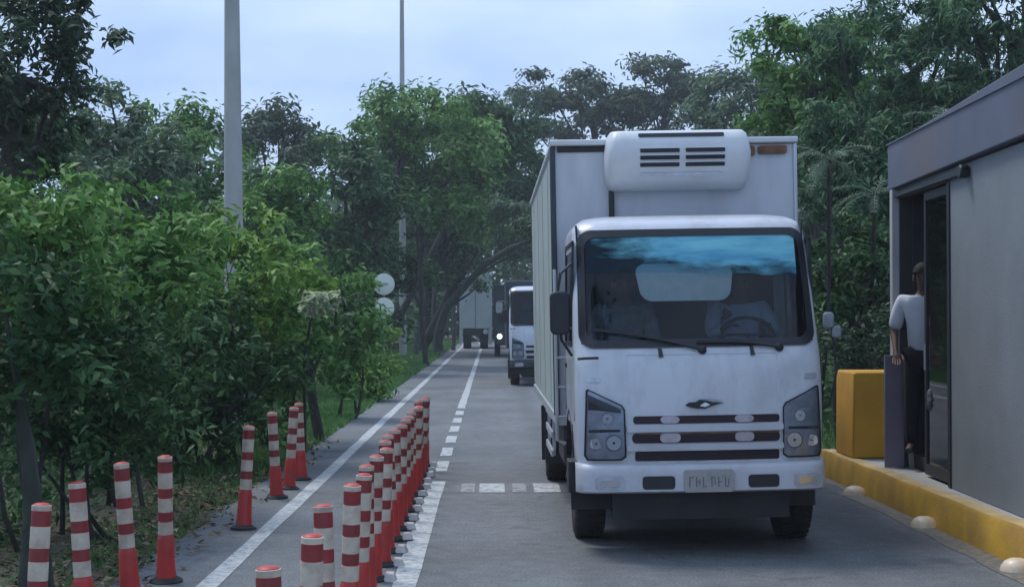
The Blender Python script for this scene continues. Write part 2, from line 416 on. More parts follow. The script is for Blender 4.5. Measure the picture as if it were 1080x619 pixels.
# ------------------------------------------------------------------ setting: ground, road, island
g = MB()
N = 60
xs = list(np.linspace(-400, -60, 6)) + list(np.linspace(-50, 50, 41)) + list(np.linspace(60, 400, 6))
ys = list(np.linspace(-60, -10, 4)) + list(np.linspace(-5, 60, 40)) + list(np.linspace(70, 900, 16))
vs, fs = [], []
for y in ys:
    for x in xs:
        d = 0
        if x < -2.75 or x > 4.3: d = 0.05 * math.sin(x * 1.9 + y * 0.8) + 0.04 * math.sin(y * 1.7 - x)
        k = max(0, min(1, (-x - 3.2) / 6))
        vs.append((x, y, -0.03 + (abs(d) * 0.6 + 0.35 * k if x < -2.75 else 0)))
for j in range(len(ys) - 1):
    for i in range(len(xs) - 1):
        a = j * len(xs) + i
        fs.append((a, a + 1, a + 1 + len(xs), a + len(xs)))
g.add(vs, fs)
ground = g.build('ground', M['soil'], ang=180)
tag(ground, 'dark soil and leaf litter verge under the trees beside the road', kind='structure')

# the road bends gently to the left beyond 45 m
def bend(D): return 0.0 if D < 95 else -0.0006 * (D - 95) ** 2
def ribbon(x0, x1, d0, d1, z, step=3.0, jag=0.0, jagr=False):
    m_ = MB(); n = max(2, int((d1 - d0) / step) + 1)
    vs, fs = [], []
    r = random.Random(int(x0 * 100) + int(d0 * 10))
    for i in range(n):
        d = d0 + (d1 - d0) * i / (n - 1); b = bend(d)
        vs += [(x0 + b + r.uniform(-jag, jag), d, z), (x1 + b + (r.uniform(-jag, jag) if jagr else 0), d, z)]
    for i in range(n - 1): fs.append((2*i, 2*i+1, 2*i+3, 2*i+2))
    return m_.add(vs, fs)
road = ribbon(-2.5, 4.3, -20, 400, 0.0, 0.6, 0.06).build('road', M['asphalt'])
tag(road, 'grey asphalt road with a cycle lane marked off on its left', kind='structure')
ribbon(-1.93, -1.79, -5, 200, 0.004, 1.0, 0.008, True).build('edge_line', M['line'], road)
ribbon(-0.65, -0.49, -5, 16.4, 0.004, 0.8, 0.01, True).build('lane_line', M['line'], road)
ribbon(-0.65, -0.50, 30.0, 200, 0.004, 1.0, 0.008, True).build('lane_line', M['line'], road)
for i, D in enumerate((17.5, 19.5, 21.6, 23.7, 25.8, 27.9)):
    ribbon(-0.65, -0.50, D, D + 1.25, 0.004, 0.4, 0.006, True).build('lane_line_dash', M['line'], road)
# low rumble bar across the lane with painted dashes
rb = MB()
vs, fs = [], []
for i in range(27):
    x = -0.42 + i * 4.05 / 26
    for k, (dy, h) in enumerate(((-0.42, 0.002), (-0.25, 0.018), (0, 0.028), (0.25, 0.018), (0.42, 0.002))):
        vs.append((x, 15.75 + dy, h))
for i in range(26):
    for k in range(4): a = i * 5 + k; fs.append((a, a + 5, a + 6, a + 1))
rb.add(vs, fs).build('speed_bar', M['asphalt'], road)
def hump_patch(x0, x1, m_):
    s = MB(); v = []
    for x in (x0, x1):
        for (dy, h) in ((-0.42, 0.006), (-0.25, 0.022), (0, 0.032), (0.25, 0.022), (0.42, 0.006)):
            v.append((x, 15.75 + dy, h))
    s.add(v, [(k, k + 5, k + 6, k + 1) for k in range(4)])
    s.build('speed_bar_dash', m_, road)
for i, (x0, x1) in enumerate(((-.30, -.16), (-.11, .15), (.23, .37), (.45, .72), (.80, .94), (1.04, 1.32), (1.4, 1.54), (1.64, 1.9), (2.0, 2.14), (2.25, 2.5), (2.6, 2.74), (2.85, 3.1))):
    hump_patch(x0, x1, M['line'] if i % 2 else M['line_faint'])

# raised traffic island with a yellow kerb, the toll booth stands on it
ISL = 0.28
isl = empty('traffic_island', (0, 0, 0), kind='structure', label='raised concrete island with a thick yellow painted kerb')
def kerb_section():
    return [(3.75, 0.0), (3.765, ISL - 0.03), (3.785, ISL), (3.93, ISL), (3.93, 0.0)]
k = MB(); sec = kerb_section(); vs, fs = [], []
nD = 60
for i in range(nD + 1):
    d = 2 + (17.2 - 2) * i / nD
    for (x, z) in sec:
        vs.append((x + 0.006 * math.sin(d * 3.1) + 0.004 * math.sin(d * 7.7), d, z + (0.004 * math.sin(d * 5.3) if z > 0.1 else 0)))
for i in range(nD):
    for j in range(4): a = i * 5 + j; fs.append((a, a + 1, a + 6, a + 5))
fs.append((0, 4, 3, 2, 1)); e = nD * 5; fs.append((e, e + 1, e + 2, e + 3, e + 4))
ko = k.add(vs, fs).build('kerb', M['yellow'], isl)
ko.data.materials.append(M['kerbtop'])
for p in ko.data.polygons:
    if p.normal.z > 0.8: p.material_index = 1
MB().box(3.93, 9.5, 2, 17.2, 0.0, ISL - 0.006).build('island_slab', M['concrete'], isl)
ribbon(3.55, 3.745, 2, 17.2, 0.004, 0.5, 0.04).build('gutter_paint', worn_paint('gutter_yellow', (0.34, 0.27, 0.15), (0.13, 0.13, 0.125), 0.45), isl)

# orange yellow barrier at the far end of the island
b = MB()
b.prism([(3.86, ISL), (3.87, 1.17), (3.89, 1.20), (4.46, 1.20), (4.50, 1.17), (4.54, ISL)], 16.0, 16.8)
bo = b.build('road_barrier', M['barrier'], bevel=0.02)
tag(bo, 'orange yellow concrete barrier block beyond the booth, right of the truck', 'barrier')

# domed studs along the kerb foot
def stud_mesh():
    s = MB(); s.lathe([(0.115, 0), (0.11, 0.03), (0.085, 0.065), (0.045, 0.085), (0.01, 0.09)], 20); return s
sm = stud_mesh().build('kerb_stud', M['stud'])
def stud(o, D, X, lab):
    o.location = (X, D, 0.004); tag(o, lab, 'road stud', 'domed studs along the foot of the yellow kerb')
stud(sm, 15.1, 3.66, 'pale domed road stud nearest the truck bumper, at the foot of the yellow kerb')
for D, lab in ((12.75, 'pale domed road stud halfway along the yellow kerb, below the open booth door'), (10.5, 'pale domed road stud at the right edge of the photo, foot of the yellow kerb')):
    c = sm.copy(); COL.objects.link(c); stud(c, D, 3.68, lab)

# ------------------------------------------------------------------ toll booth
booth = empty('toll_booth', (4.12, 15.2, ISL), R(-2.0), label='grey rendered toll booth with slate blue fascia and open sliding door', cat='booth')
LEN, DEP, WH = 9.5, 3.2, 2.80
DY0, DY1, DH = -0.12, -2.02, 2.74
w = MB()
w.box(0, 0.12, DY0, 0, 0, WH); w.box(0, 0.12, -LEN, DY1, 0, WH); w.box(0, 0.12, DY1, DY0, DH, WH)
w.box(0.12, DEP, -0.12, 0, 0, WH); w.box(DEP, DEP + 0.12, -LEN, 0, 0, WH); w.box(0.12, DEP, -LEN, -LEN + 0.12, 0, WH)
w.build('wall', M['wall'], booth)
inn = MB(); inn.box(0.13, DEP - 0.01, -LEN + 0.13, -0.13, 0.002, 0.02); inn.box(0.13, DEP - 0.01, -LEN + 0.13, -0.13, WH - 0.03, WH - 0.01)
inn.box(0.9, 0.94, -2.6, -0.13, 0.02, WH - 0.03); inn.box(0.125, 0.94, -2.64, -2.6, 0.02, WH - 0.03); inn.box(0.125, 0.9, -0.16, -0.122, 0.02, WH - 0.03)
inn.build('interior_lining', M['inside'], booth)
f = MB()
def fasc(x0, x1, y0, y1, zb0, zb1, zt0, zt1):
    f.add([(x0,y0,zb0),(x1,y0,zb0),(x1,y1,zb1),(x0,y1,zb1),(x0,y0,zt0),(x1,y0,zt0),(x1,y1,zt1),(x0,y1,zt1)],
          [(0,1,2,3),(4,7,6,5),(0,4,5,1),(1,5,6,2),(2,6,7,3),(3,7,4,0)])
fasc(-0.07, DEP + 0.2, 0.07, -LEN - 0.1, WH - 0.01, WH + 0.07, 3.24, 3.48)
f.build('fascia', M['fascia'], booth, bevel=0.01)
MB().box(-0.085, -0.068, -LEN, 0.07, 3.245, 3.26, Matrix.Rotation(0, 4, 'X')).build('drip_edge', M['fascia'], booth)
MB().box(-0.065, -0.001, -0.10, 0.012, 0.0, WH - 0.012).build('corner_jamb', M['jamb'], booth)
MB().box(0.002, 0.16, -0.135, -0.121, 0.0, DH - .002).build('reveal_shade', M['inside'], booth)  # dark sheet over the end face, doorway shade put into its colour
fr = MB()
fr.box(-0.015, 0.10, DY1 - 0.002, DY1 + 0.07, 0.0, DH); fr.box(-0.015, 0.10, DY1, DY0, DH - 0.05, DH + 0.003)
fr.build('door_frame', M['black'], booth)
rl = MB(); rl.box(-0.05, -0.02, -2.62, -0.1, 2.705, 2.74)
rail = rl.build('door_rail', M['black'], booth)
MB().lathe([(0.05, -0.09), (0.058, -0.08), (0.058, -0.03), (0.05, -0.015)], 18, 'x', (0, -2.62, 2.72)).build('rail_stop', M['black'], rail)
dl = MB()
a0, a1 = -0.98, -1.96
for (y0, y1, z0, z1) in ((a1, a1 + .07, .02, 2.68), (a0 - .06, a0, .02, 2.68), (a1 + .07, a0 - .06, .02, .12), (a1 + .07, a0 - .06, 2.6, 2.68)):
    dl.box(0.03, 0.07, y0, y1, z0, z1)
dlo = dl.build('sliding_door', M['black'], booth)
MB().box(0.045, 0.052, a1 + .071, a0 - .061, .121, 2.599).build('door_glass', glass_mat('door_glass_dark', (0.72, 0.70, 0.80)), dlo)
MB().box(0.018, 0.03, a0 - .04, a0 - .02, 1.0, 1.25).build('handle', M['trim'], dlo)
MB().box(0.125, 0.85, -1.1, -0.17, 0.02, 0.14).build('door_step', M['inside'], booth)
# low lilac grey panel in the left of the doorway with a pale edge strip
MB().box(-0.165, 0.03, -0.175, -0.145, 0.0, 1.12).build('half_panel', M['lilac'], booth, bevel=.004)
p = MB()
p.add([(0.075, -0.18, 0.0), (0.125, -0.18, 0.0), (0.075, -0.18, 1.15), (0.032, -0.18, 1.15), (0.075, -0.15, 0.0), (0.125, -0.15, 0.0), (0.075, -0.15, 1.15), (0.032, -0.15, 1.15)],
      [(0,1,2,3),(4,7,6,5),(0,4,5,1),(1,5,6,2),(2,6,7,3),(3,7,4,0)])
p.build('panel_edge', M['jamb'], booth)

# ------------------------------------------------------------------ people
def skinned(name, chains, root_idx, material, parent=None, sub=2):
    """chains: list of lists of (pos, radius); a first item that is an int links to an existing vertex"""
    vs, es, rad = [], [], []
    for ch in chains:
        prev = None
        for it in ch:
            if isinstance(it, int): prev = it; continue
            p_, r_ = it
            vs.append(tuple(p_)); rad.append(r_ if hasattr(r_, '__len__') else (r_, r_))
            i = len(vs) - 1
            if prev is not None: es.append((prev, i))
            prev = i
    me = bpy.data.meshes.new(name); me.from_pydata(vs, es, [])
    me.materials.append(material)
    o = bpy.data.objects.new(name, me); COL.objects.link(o)
    md = o.modifiers.new('skin', 'SKIN'); md.use_smooth_shade = True
    md.branch_smoothing = 0.4
    for i, r_ in enumerate(rad):
        sv = me.skin_vertices[0].data[i]; sv.radius = r_; sv.use_root = (i == root_idx)
    if sub:
        s_ = o.modifiers.new('sub', 'SUBSURF'); s_.levels = sub; s_.render_levels = sub
    if parent: o.parent = parent
    return o

def hand_chains(wrist_idx, wpos, d, side, up, base_n):
    """palm continues from the wrist, five fingers slightly curled; returns chains, using running index base_n"""
    d = Vector(d).normalized(); side = Vector(side).normalized(); up = Vector(up).normalized()
    w_ = Vector(wpos); out = []
    palm = w_ + d * 0.055
    out.append([wrist_idx, (palm, (0.034, 0.018))]); pi = base_n
    n = base_n + 1
    for k, (off, ln) in enumerate(((-0.03, 0.066), (-0.010, 0.078), (0.012, 0.073), (0.032, 0.056))):
        a = w_ + d * 0.095 + side * off
        b_ = a + d * ln * 0.5 - up * 0.010
        c_ = b_ + d * ln * 0.42 - up * 0.024
        out.append([pi, (a, 0.0095), (b_, 0.0085), (c_, 0.007)]); n += 3
    t1 = w_ + d * 0.045 - side * 0.048; t2 = t1 + d * 0.035 - side * 0.014 - up * 0.008; t3 = t2 + d * 0.025 - up * 0.012
    out.append([pi, (t1, 0.012), (t2, 0.0105), (t3, 0.008)]); n += 3
    return out, n

def person(root, J, shirt, trousers, long_sleeve=False, seated=False):
    """J: joints in local metres; person faces local -Y by default"""
    V = Vector
    pel, waist, chest, neck, head = V(J['pelvis']), V(J['waist']), V(J['chest']), V(J['neck']), V(J['head'])
    fwd = V(J.get('fwd', (0, -1, 0))).normalized(); up = (head - neck).normalized(); sd = fwd.cross(up).normalized()
    ch = [[(pel, (0.15, 0.11))], [0, (waist, (0.135, 0.10))], [1, (chest, (0.155, 0.11))], [2, (neck, (0.055, 0.055))],
          [3, (head - up * 0.035 + fwd * 0.01, (0.068, 0.078))], [4, (head + up * 0.05 - fwd * 0.008, (0.074, 0.088))], [5, (head + up * 0.105 - fwd * 0.01, (0.045, 0.055))]]
    n = 7
    for s in ('l', 'r'):
        sh, el, wr = V(J['sh_' + s]), V(J['el_' + s]), V(J['wr_' + s])
        ch.append([2, (sh, 0.058), (el, 0.044), (wr, (0.027, 0.022))]); wi = n + 2; n += 3
        hd = (wr - el).normalized(); sgn = 1 if s == 'r' else -1
        cs, n = hand_chains(wi, wr, hd, V((sgn, 0, 0)) if abs(hd.x) < .9 else V((0, 1, 0)), V(J.get('palm_up', (0, 1, 0))), n)
        ch += cs
    for s in ('l', 'r'):
        hp, kn, an, to = V(J['hip_' + s]), V(J['kn_' + s]), V(J['an_' + s]), V(J['to_' + s])
        ch.append([0, (hp, 0.088), (kn, 0.058), (an, 0.038), (to, (0.035, 0.028))]); n += 4
    body = skinned('body', ch, 0, M['skin'], root)
    # face
    f0 = head + fwd * 0.082
    nose = MB(); nose.tube([f0 + up * 0.012, f0 - up * 0.010 + fwd * 0.012, f0 - up * 0.022 + fwd * 0.018, f0 - up * 0.030], [0.006, 0.010, 0.013, 0.008], 8)
    nose.build('nose', M['skin'], root)
    for sg in (-1, 1):
        e_ = MB(); c_ = head + fwd * 0.076 + up * 0.018 + sd * 0.03 * sg
        e_.lathe([(0.002, -0.008), (0.010, -0.004), (0.012, 0), (0.010, 0.004), (0.002, 0.008)], 10, 'z', tuple(c_)); e_.build('eye', M['hair'], root)
        q = MB(); c_ = head + sd * 0.082 * sg
        q.lathe([(0.004, -0.03), (0.014, -0.02), (0.016, 0.01), (0.012, 0.025), (0.004, 0.032)], 10, 'z', tuple(c_)); q.build('ear', M['skin'], root)
    m_ = MB(); c_ = head + fwd * 0.082 - up * 0.052
    m_.tube([c_ - sd * 0.025, c_ + fwd * 0.006, c_ + sd * 0.025], [0.003, 0.007, 0.003], 6); m_.build('mouth', M['rust'], root)
    # hair cap
    h = bmesh.new(); bmesh.ops.create_uvsphere(h, u_segments=20, v_segments=14, radius=1)
    bmesh.ops.delete(h, geom=[v for v in h.verts if v.co.z < -0.15 and v.co.y < 0.35], context='VERTS')
    me = bpy.data.meshes.new('hair'); rr = random.Random(3)
    for v in h.verts: v.co = V((v.co.x * 0.092, v.co.y * 0.102, v.co.z * 0.095)) * rr.uniform(0.97, 1.05)
    h.to_mesh(me); h.free(); me.materials.append(M['hair'])
    ho = bpy.data.objects.new('hair', me); COL.objects.link(ho); ho.parent = root
    rotq = V((0, -1, 0)).rotation_difference(fwd)
    ho.rotation_mode = 'QUATERNION'; ho.rotation_quaternion = rotq; ho.location = head + up * 0.055 - fwd * 0.012
    for p_ in me.polygons: p_.use_smooth = True
    # shirt
    k = 1.0
    sc_ = [[(pel - (waist - pel) * 0.55, (0.172, 0.135))], [0, (waist, (0.165, 0.128))], [1, (chest, (0.18, 0.135))], [2, (neck - (neck - chest) * 0.35, (0.085, 0.08))]]
    for s in ('l', 'r'):
        sh, el, wr = V(J['sh_' + s]), V(J['el_' + s]), V(J['wr_' + s])
        end = el + (wr - el) * (0.85 if long_sleeve else 0.05)
        sc_.append([2, (sh, 0.086)] + ([(el, 0.062)] if long_sleeve else []) + [(end, 0.068 if not long_sleeve else 0.045)])
    skinned('shirt', sc_, 0, shirt, root)
    tc_ = [[(pel, (0.17, 0.125))]]
    n = 1
    for s in ('l', 'r'):
        hp, kn, an = V(J['hip_' + s]), V(J['kn_' + s]), V(J['an_' + s])
        tc_.append([0, (hp, 0.105), (kn, 0.078), (an, 0.062)])
    skinned('trousers', tc_, 0, trousers, root)
    for s in ('l', 'r'):
        an, to = V(J['an_' + s]), V(J['to_' + s])
        skinned('shoe', [[(an - V((0, 0, 0.0)), 0.046), (an * 0.5 + to * 0.5 - V((0, 0, 0.012)), (0.048, 0.036)), (to, (0.045, 0.03))]], 0, M['black'], root)
    return body

bw = empty('person', (0, 0, 0), label='person in a white shirt and dark trousers standing in the booth doorway', cat='person')
wp = at(967, 500, 14.78); wp.z = ISL + 0.16; wp.x = 4.275
bw.location = wp; bw.rotation_euler.z = R(-20)
bw.scale = (1.07,) * 3
person(bw, dict(pelvis=(0, 0.02, 0.93), waist=(0, 0.0, 1.10), chest=(0, -0.02, 1.33), neck=(0, -0.03, 1.50), head=(0, -0.06, 1.61),
                sh_l=(-0.20, -0.01, 1.42), el_l=(-0.27, 0.0, 1.13), wr_l=(-0.24, -0.16, 0.94),
                sh_r=(0.20, -0.01, 1.42), el_r=(0.27, -0.02, 1.13), wr_r=(0.22, -0.20, 0.97),
                hip_l=(-0.095, 0.02, 0.88), kn_l=(-0.11, -0.02, 0.48), an_l=(-0.12, 0.02, 0.075), to_l=(-0.13, -0.14, 0.035),
                hip_r=(0.095, 0.02, 0.88), kn_r=(0.12, -0.05, 0.48), an_r=(0.12, -0.02, 0.075), to_r=(0.13, -0.18, 0.035)),
       M['shirt'], M['blackcloth'])
bag = MB()
rr = random.Random(5)
prof = []
for i in range(11):
    t = i / 10; prof.append((0.02 + 0.13 * math.sin(math.pi * min(1, t * 0.92 + 0.05)) ** 0.7, 0.40 * t))
bag.lathe(prof, 18)
for i, v in enumerate(bag.v): bag.v[i] = (v[0] * (1 + rr.uniform(-.12, .12)), v[1] * 0.7, v[2])
bp_ = at(985, 445, 14.1); bp_.x = 4.25
bago = bag.build('cloth_bag', M['greycloth'], loc=bp_)
tag(bago, 'grey and white bundled bag held low behind the booth door glass', 'bag')
MB().lathe([(0.02, .33), (0.075, .345), (0.085, .39), (0.07, .45), (0.03, .48)], 16).build('white_top', M['shirt'], bago)

# ------------------------------------------------------------------ bollards
def make_bollard(reflector):
    r0 = empty('traffic_bollard', (0, 0, 0))
    MB().lathe([(0.11, 0.0), (0.11, 0.015), (0.085, 0.03), (0.06, 0.045)], 24).build('base', M['foot'], r0)
    t = MB().lathe([(0.070, 0.03), (0.068, 0.05), (0.061, 0.12), (0.056, 0.30), (0.050, 0.328), (0.046, 0.335), (0.045, 0.86), (0.042, 0.875), (0.03, 0.882), (0.004, 0.885)], 24)
    t.build('tube', M['red'], r0)
    for (z0, z1) in ((0.335, 0.425), (0.492, 0.588), (0.655, 0.765), (0.842, 0.872)):
        ra = 0.0475 if z1 < 0.7 else 0.0468
        MB().lathe([(ra - 0.003, z0), (ra + 0.0015, z0 + 0.002), (ra + 0.0015, z1 - 0.002), (ra - 0.003, z1)], 24).build('reflective_band', M['band'], r0)
    for (z0, z1) in ((0.427, 0.490), (0.590, 0.653), (0.767, 0.840)):
        ra = 0.0470 if z1 < 0.7 else 0.0466
        MB().lathe([(ra - 0.003, z0), (ra + 0.0008, z0 + 0.002), (ra + 0.0008, z1 - 0.002), (ra - 0.003, z1)], 24).build('red_band', M['redband'], r0)
    if reflector:
        m_ = MB(); m_.add([(0.075, -0.07, 0.004), (0.165, -0.07, 0.004), (0.165, 0.07, 0.004), (0.075, 0.07, 0.004), (0.09, -0.04, 0.06), (0.145, -0.04, 0.06), (0.145, 0.04, 0.06), (0.09, 0.04, 0.06)],
                          [(0,3,2,1),(4,5,6,7),(0,1,5,4),(1,2,6,5),(2,3,7,6),(3,0,4,7)])
        m_.build('base_reflector', M['mark'], r0, bevel=0.006)
    return r0
ordw = ['nearest', 'second', 'third', 'fourth', 'fifth', 'sixth', 'seventh', 'eighth', 'ninth', 'tenth', 'eleventh', 'twelfth', 'thirteenth', 'fourteenth', 'fifteenth', 'sixteenth', 'seventeenth', 'eighteenth', 'nineteenth', 'farthest']
proto = make_bollard(True)
rowD = [5.6, 6.45, 7.4, 8.3, 9.0, 9.6] + [10.2 + 0.61 * q for q in range(14)]
rj = random.Random(4)
for i, D in enumerate(rowD):
    o = proto if i == 0 else copy_tree(proto)
    o.scale = (1, 1, rj.uniform(.945, .975))
    o.location = (-0.785 + rj.uniform(-.012, .012), D, 0.0)
    o.rotation_euler = (R(rj.uniform(-3, 3)), R(rj.uniform(-3, 3)), R(rj.uniform(-9, 9)))
    lab = ('%s red and white bollard of the dense row between cycle lane and truck' % ordw[i]) if i in (0, 19) else ('%s red and white bollard, counted from the camera, in the row beside the lane line' % ordw[i])
    tag(o, lab, 'bollard', 'bollards in the row between cycle lane and road')
proto2 = make_bollard(False)
left = [(7.4, -2.23, 'squat looking bollard at the left edge of the photo, just right of the mossy trunk'),
        (8.45, -2.25, 'red and white bollard second from the left edge of the photo, over leaf litter'),
        (9.5, -2.25, 'bollard with a bright red lower half, third from the left edge of the photo'),
        (10.15, -2.17, 'bollard standing where litter meets asphalt, fourth from the left edge of the photo'),
        (12.7, -2.07, 'lone red and white bollard on grey asphalt midway between the two left groups'),
        (14.9, -2.10, 'nearest bollard of the trio by the dark slim tree trunk'),
        (15.7, -2.09, 'middle bollard of the trio by the dark slim tree trunk'),
        (16.6, -2.07, 'farthest bollard of the trio, touching the dark slim tree trunk')]
for i, (D, X, lab) in enumerate(left):
    o = proto2 if i == 0 else copy_tree(proto2)
    o.scale = (1, 1, rj.uniform(.96, .99))
    o.location = (X, D, 0.0)
    o.rotation_euler = (R(rj.uniform(-3, 3)), R(rj.uniform(-4, 4)), R(rj.uniform(0, 90)))
    tag(o, lab, 'bollard', 'bollards along the left verge')

# ------------------------------------------------------------------ the truck
TX, TY = 1.585, 11.1
TILT = R(-1.0)

def lerp_tab(tab, z):
    if z <= tab[0][0]: return tab[0][1]
    for (a, va), (b_, vb) in zip(tab, tab[1:]):
        if z <= b_:
            t = (z - a) / (b_ - a); return va + (vb - va) * t
    return tab[-1][1]
W_TAB = [(0.68, .915), (1.1, .928), (1.5, .93), (1.62, .928), (2.40, .912), (2.47, .90), (2.52, .87), (2.56, .81), (2.585, .70)]
Y_TAB = [(0.68, .03), (0.9, .012), (1.2, .02), (1.42, .055), (1.52, .095), (1.60, .135), (2.00, .285), (2.42, .47), (2.48, .51), (2.53, .58), (2.565, .70), (2.585, .86)]
def cabw(z): return lerp_tab(W_TAB, z)
def caby(x, z):
    w_ = cabw(z); u = min(1, abs(x) / w_)
    e = max(0, (u - 0.80) / 0.20)
    return lerp_tab(Y_TAB, z) + 0.055 * u * u + 0.13 * (1 - math.sqrt(max(0, 1 - e * e)))

WS0, WS1, WSX = 1.585, 2.43, 0.865      # windscreen opening
CAB_BACK = 1.62
def cab_shell(white):
    zs = [0.70, 0.8, 0.95, 1.1, 1.25, 1.38, 1.46, 1.53, WS0, 1.70, 1.85, 2.0, 2.15, 2.30, WS1, 2.46, 2.49, 2.515, 2.54, 2.56, 2.575, 2.585]
    us = [-1, -.995, -.985, -.97]
    inner = [-.955] + list(np.linspace(-0.94, 0.94, 69)) + [.955]
    us = us + inner + [.97, .985, .995, 1]
    sy = [0.06, 0.2, 0.33, 0.45, 0.65, 0.9, 1.15, 1.32, 1.45, CAB_BACK]
    m_ = MB(); rows = []
    for z in zs:
        w_ = cabw(z); row = []
        yl = caby(w_, z)
        for y in reversed(sy): row.append((-w_, max(y, yl + 0.002 * sy.index(y)) if y > yl else yl + 0.0005 * sy.index(y), z))
        for u in us: row.append((u * w_, caby(u * w_, z), z))
        for y in sy: row.append((w_, max(y, yl + 0.002 * sy.index(y)) if y > yl else yl + 0.0005 * sy.index(y), z))
        rows.append(row)
    nC = len(rows[0]); nS = len(sy); vs = [p_ for r_ in rows for p_ in r_]; fs = []
    for j in range(len(zs) - 1):
        za, zb = zs[j], zs[j + 1]; zm = (za + zb) / 2
        for i in range(nC - 1):
            a, b_, c, d = rows[j][i], rows[j][i+1], rows[j+1][i+1], rows[j+1][i]
            if nS <= i < nS + len(us) - 1:
                xm = (a[0] + b_[0] + c[0] + d[0]) / 4
                if WS0 - .001 < zm < WS1 + .001 and abs(xm) < WSX * cabw(zm) / cabw(1.6): continue
            elif i < nS - 1 or i >= nS + len(us):
                ym = (a[1] + b_[1] + c[1] + d[1]) / 4
                if WS0 < zm < 2.36 and 0.45 < ym < 1.45: continue
                if zm < 1.0 and ym > 0.62: continue
            fs.append((j*nC+i, j*nC+i+1, (j+1)*nC+i+1, (j+1)*nC+i))
    # roof and back wall
    top = [(len(zs)-1)*nC + i for i in range(nC)]; fs.append(tuple(top))
    n0 = len(vs); bk = []
    for j in range(len(zs)): bk.append((j*nC, j*nC + nC - 1))
    for j in range(len(zs) - 1): fs.append((bk[j][0], bk[j][1], bk[j+1][1], bk[j+1][0]))
    m_.add(vs, fs)
    return m_

def surf_patch(outline_fn, nu, nv, off, closed=False):
    pass

def patch_poly(poly, off, depth=0.0, step=0.04, yfn=caby):
    """closed polygon in x,z laid onto the curved cab front, 'off' metres proud; optional inward depth"""
    # subdivide with strips: triangulated fan over horizontal scanlines
    zs_ = sorted(set([p_[1] for p_ in poly]))
    zmin, zmax = zs_[0], zs_[-1]
    n = max(2, int((zmax - zmin) / step) + 1)
    zz = sorted(set(list(np.linspace(zmin, zmax, n)) + zs_))
    zz2 = [zz[0] + 1e-5]
    for z in zz[1:-1]: zz2.append(z)
    zz2.append(zz[-1] - 1e-5)
    def span(z):
        X = []
        for (x0, z0), (x1, z1) in zip(poly, poly[1:] + poly[:1]):
            if (z0 - z) * (z1 - z) <= 0 and z0 != z1: X.append(x0 + (x1 - x0) * (z - z0) / (z1 - z0))
        return (min(X), max(X)) if X else None
    nu = max(2, int((max(p_[0] for p_ in poly) - min(p_[0] for p_ in poly)) / step) + 1)
    vs, fs = [], []
    for z in zz2:
        a, b_ = span(z)
        for i in range(nu + 1):
            x = a + (b_ - a) * i / nu; vs.append((x, yfn(x, z) - off, z))
    m = nu + 1; nr = len(zz2)
    for j in range(nr - 1):
        for i in range(nu): a = j * m + i; fs.append((a, a + 1, a + 1 + m, a + m))
    if depth:
        k = len(vs); vs += [(x, y + depth, z) for x, y, z in vs]
        fs += [tuple(q + k for q in f_)[::-1] for f_ in list(fs)]
        ring = [i for i in range(m)] + [j * m + m - 1 for j in range(1, nr)] + [(nr - 1) * m + i for i in range(m - 2, -1, -1)] + [j * m for j in range(nr - 2, 0, -1)]
        for p_, q in zip(ring, ring[1:] + ring[:1]): fs.append((q, p_, p_ + k, q + k))
    return MB().add(vs, fs)

def rrect(x0, x1, z0, z1, r, n=6, taper=0.0):
    pts = []
    for (cx, cz, a0) in ((x1 - r, z1 - r, 0), (x0 + r, z1 - r, 90), (x0 + r, z0 + r, 180), (x1 - r, z0 + r, 270)):
        for i in range(n + 1):
            a = R(a0 + 90 * i / n); pts.append((cx + r * math.cos(a), cz + r * math.sin(a)))
    if taper:
        zc = z0; h = z1 - z0; xc = (x0 + x1) / 2
        pts = [(xc + (x - xc) * (1 - taper * (z - z0) / h), z) for x, z in pts]
    return pts

def ring_between(outer, inner, off0, off1, yfn=caby):
    def dense(L):
        o_ = []
        for a, b_ in zip(L, L[1:] + L[:1]):
            k_ = max(1, n_sub[L.index(a)])
            o_ += [(a[0] + (b_[0] - a[0]) * q / k_, a[1] + (b_[1] - a[1]) * q / k_) for q in range(k_)]
        return o_
    n_sub = [int(math.hypot(b_[0] - a[0], b_[1] - a[1]) / .06) + 1 for a, b_ in zip(outer, outer[1:] + outer[:1])]
    outer_, inner_ = dense(outer), dense(inner)
    outer, inner = outer_, inner_
    n = len(outer); vs, fs = [], []
    for (x, z) in outer: vs.append((x, yfn(x, z) - off0, z))
    for (x, z) in inner: vs.append((x, yfn(x, z) - off1, z))
    for (x, z) in inner: vs.append((x, yfn(x, z) + 0.02, z))
    for (x, z) in outer: vs.append((x, yfn(x, z) + 0.02, z))
    for i in range(n):
        j = (i + 1) % n
        for a in range(3): fs.append((a*n+i, a*n+j, (a+1)*n+j, (a+1)*n+i))
    return MB().add(vs, fs)

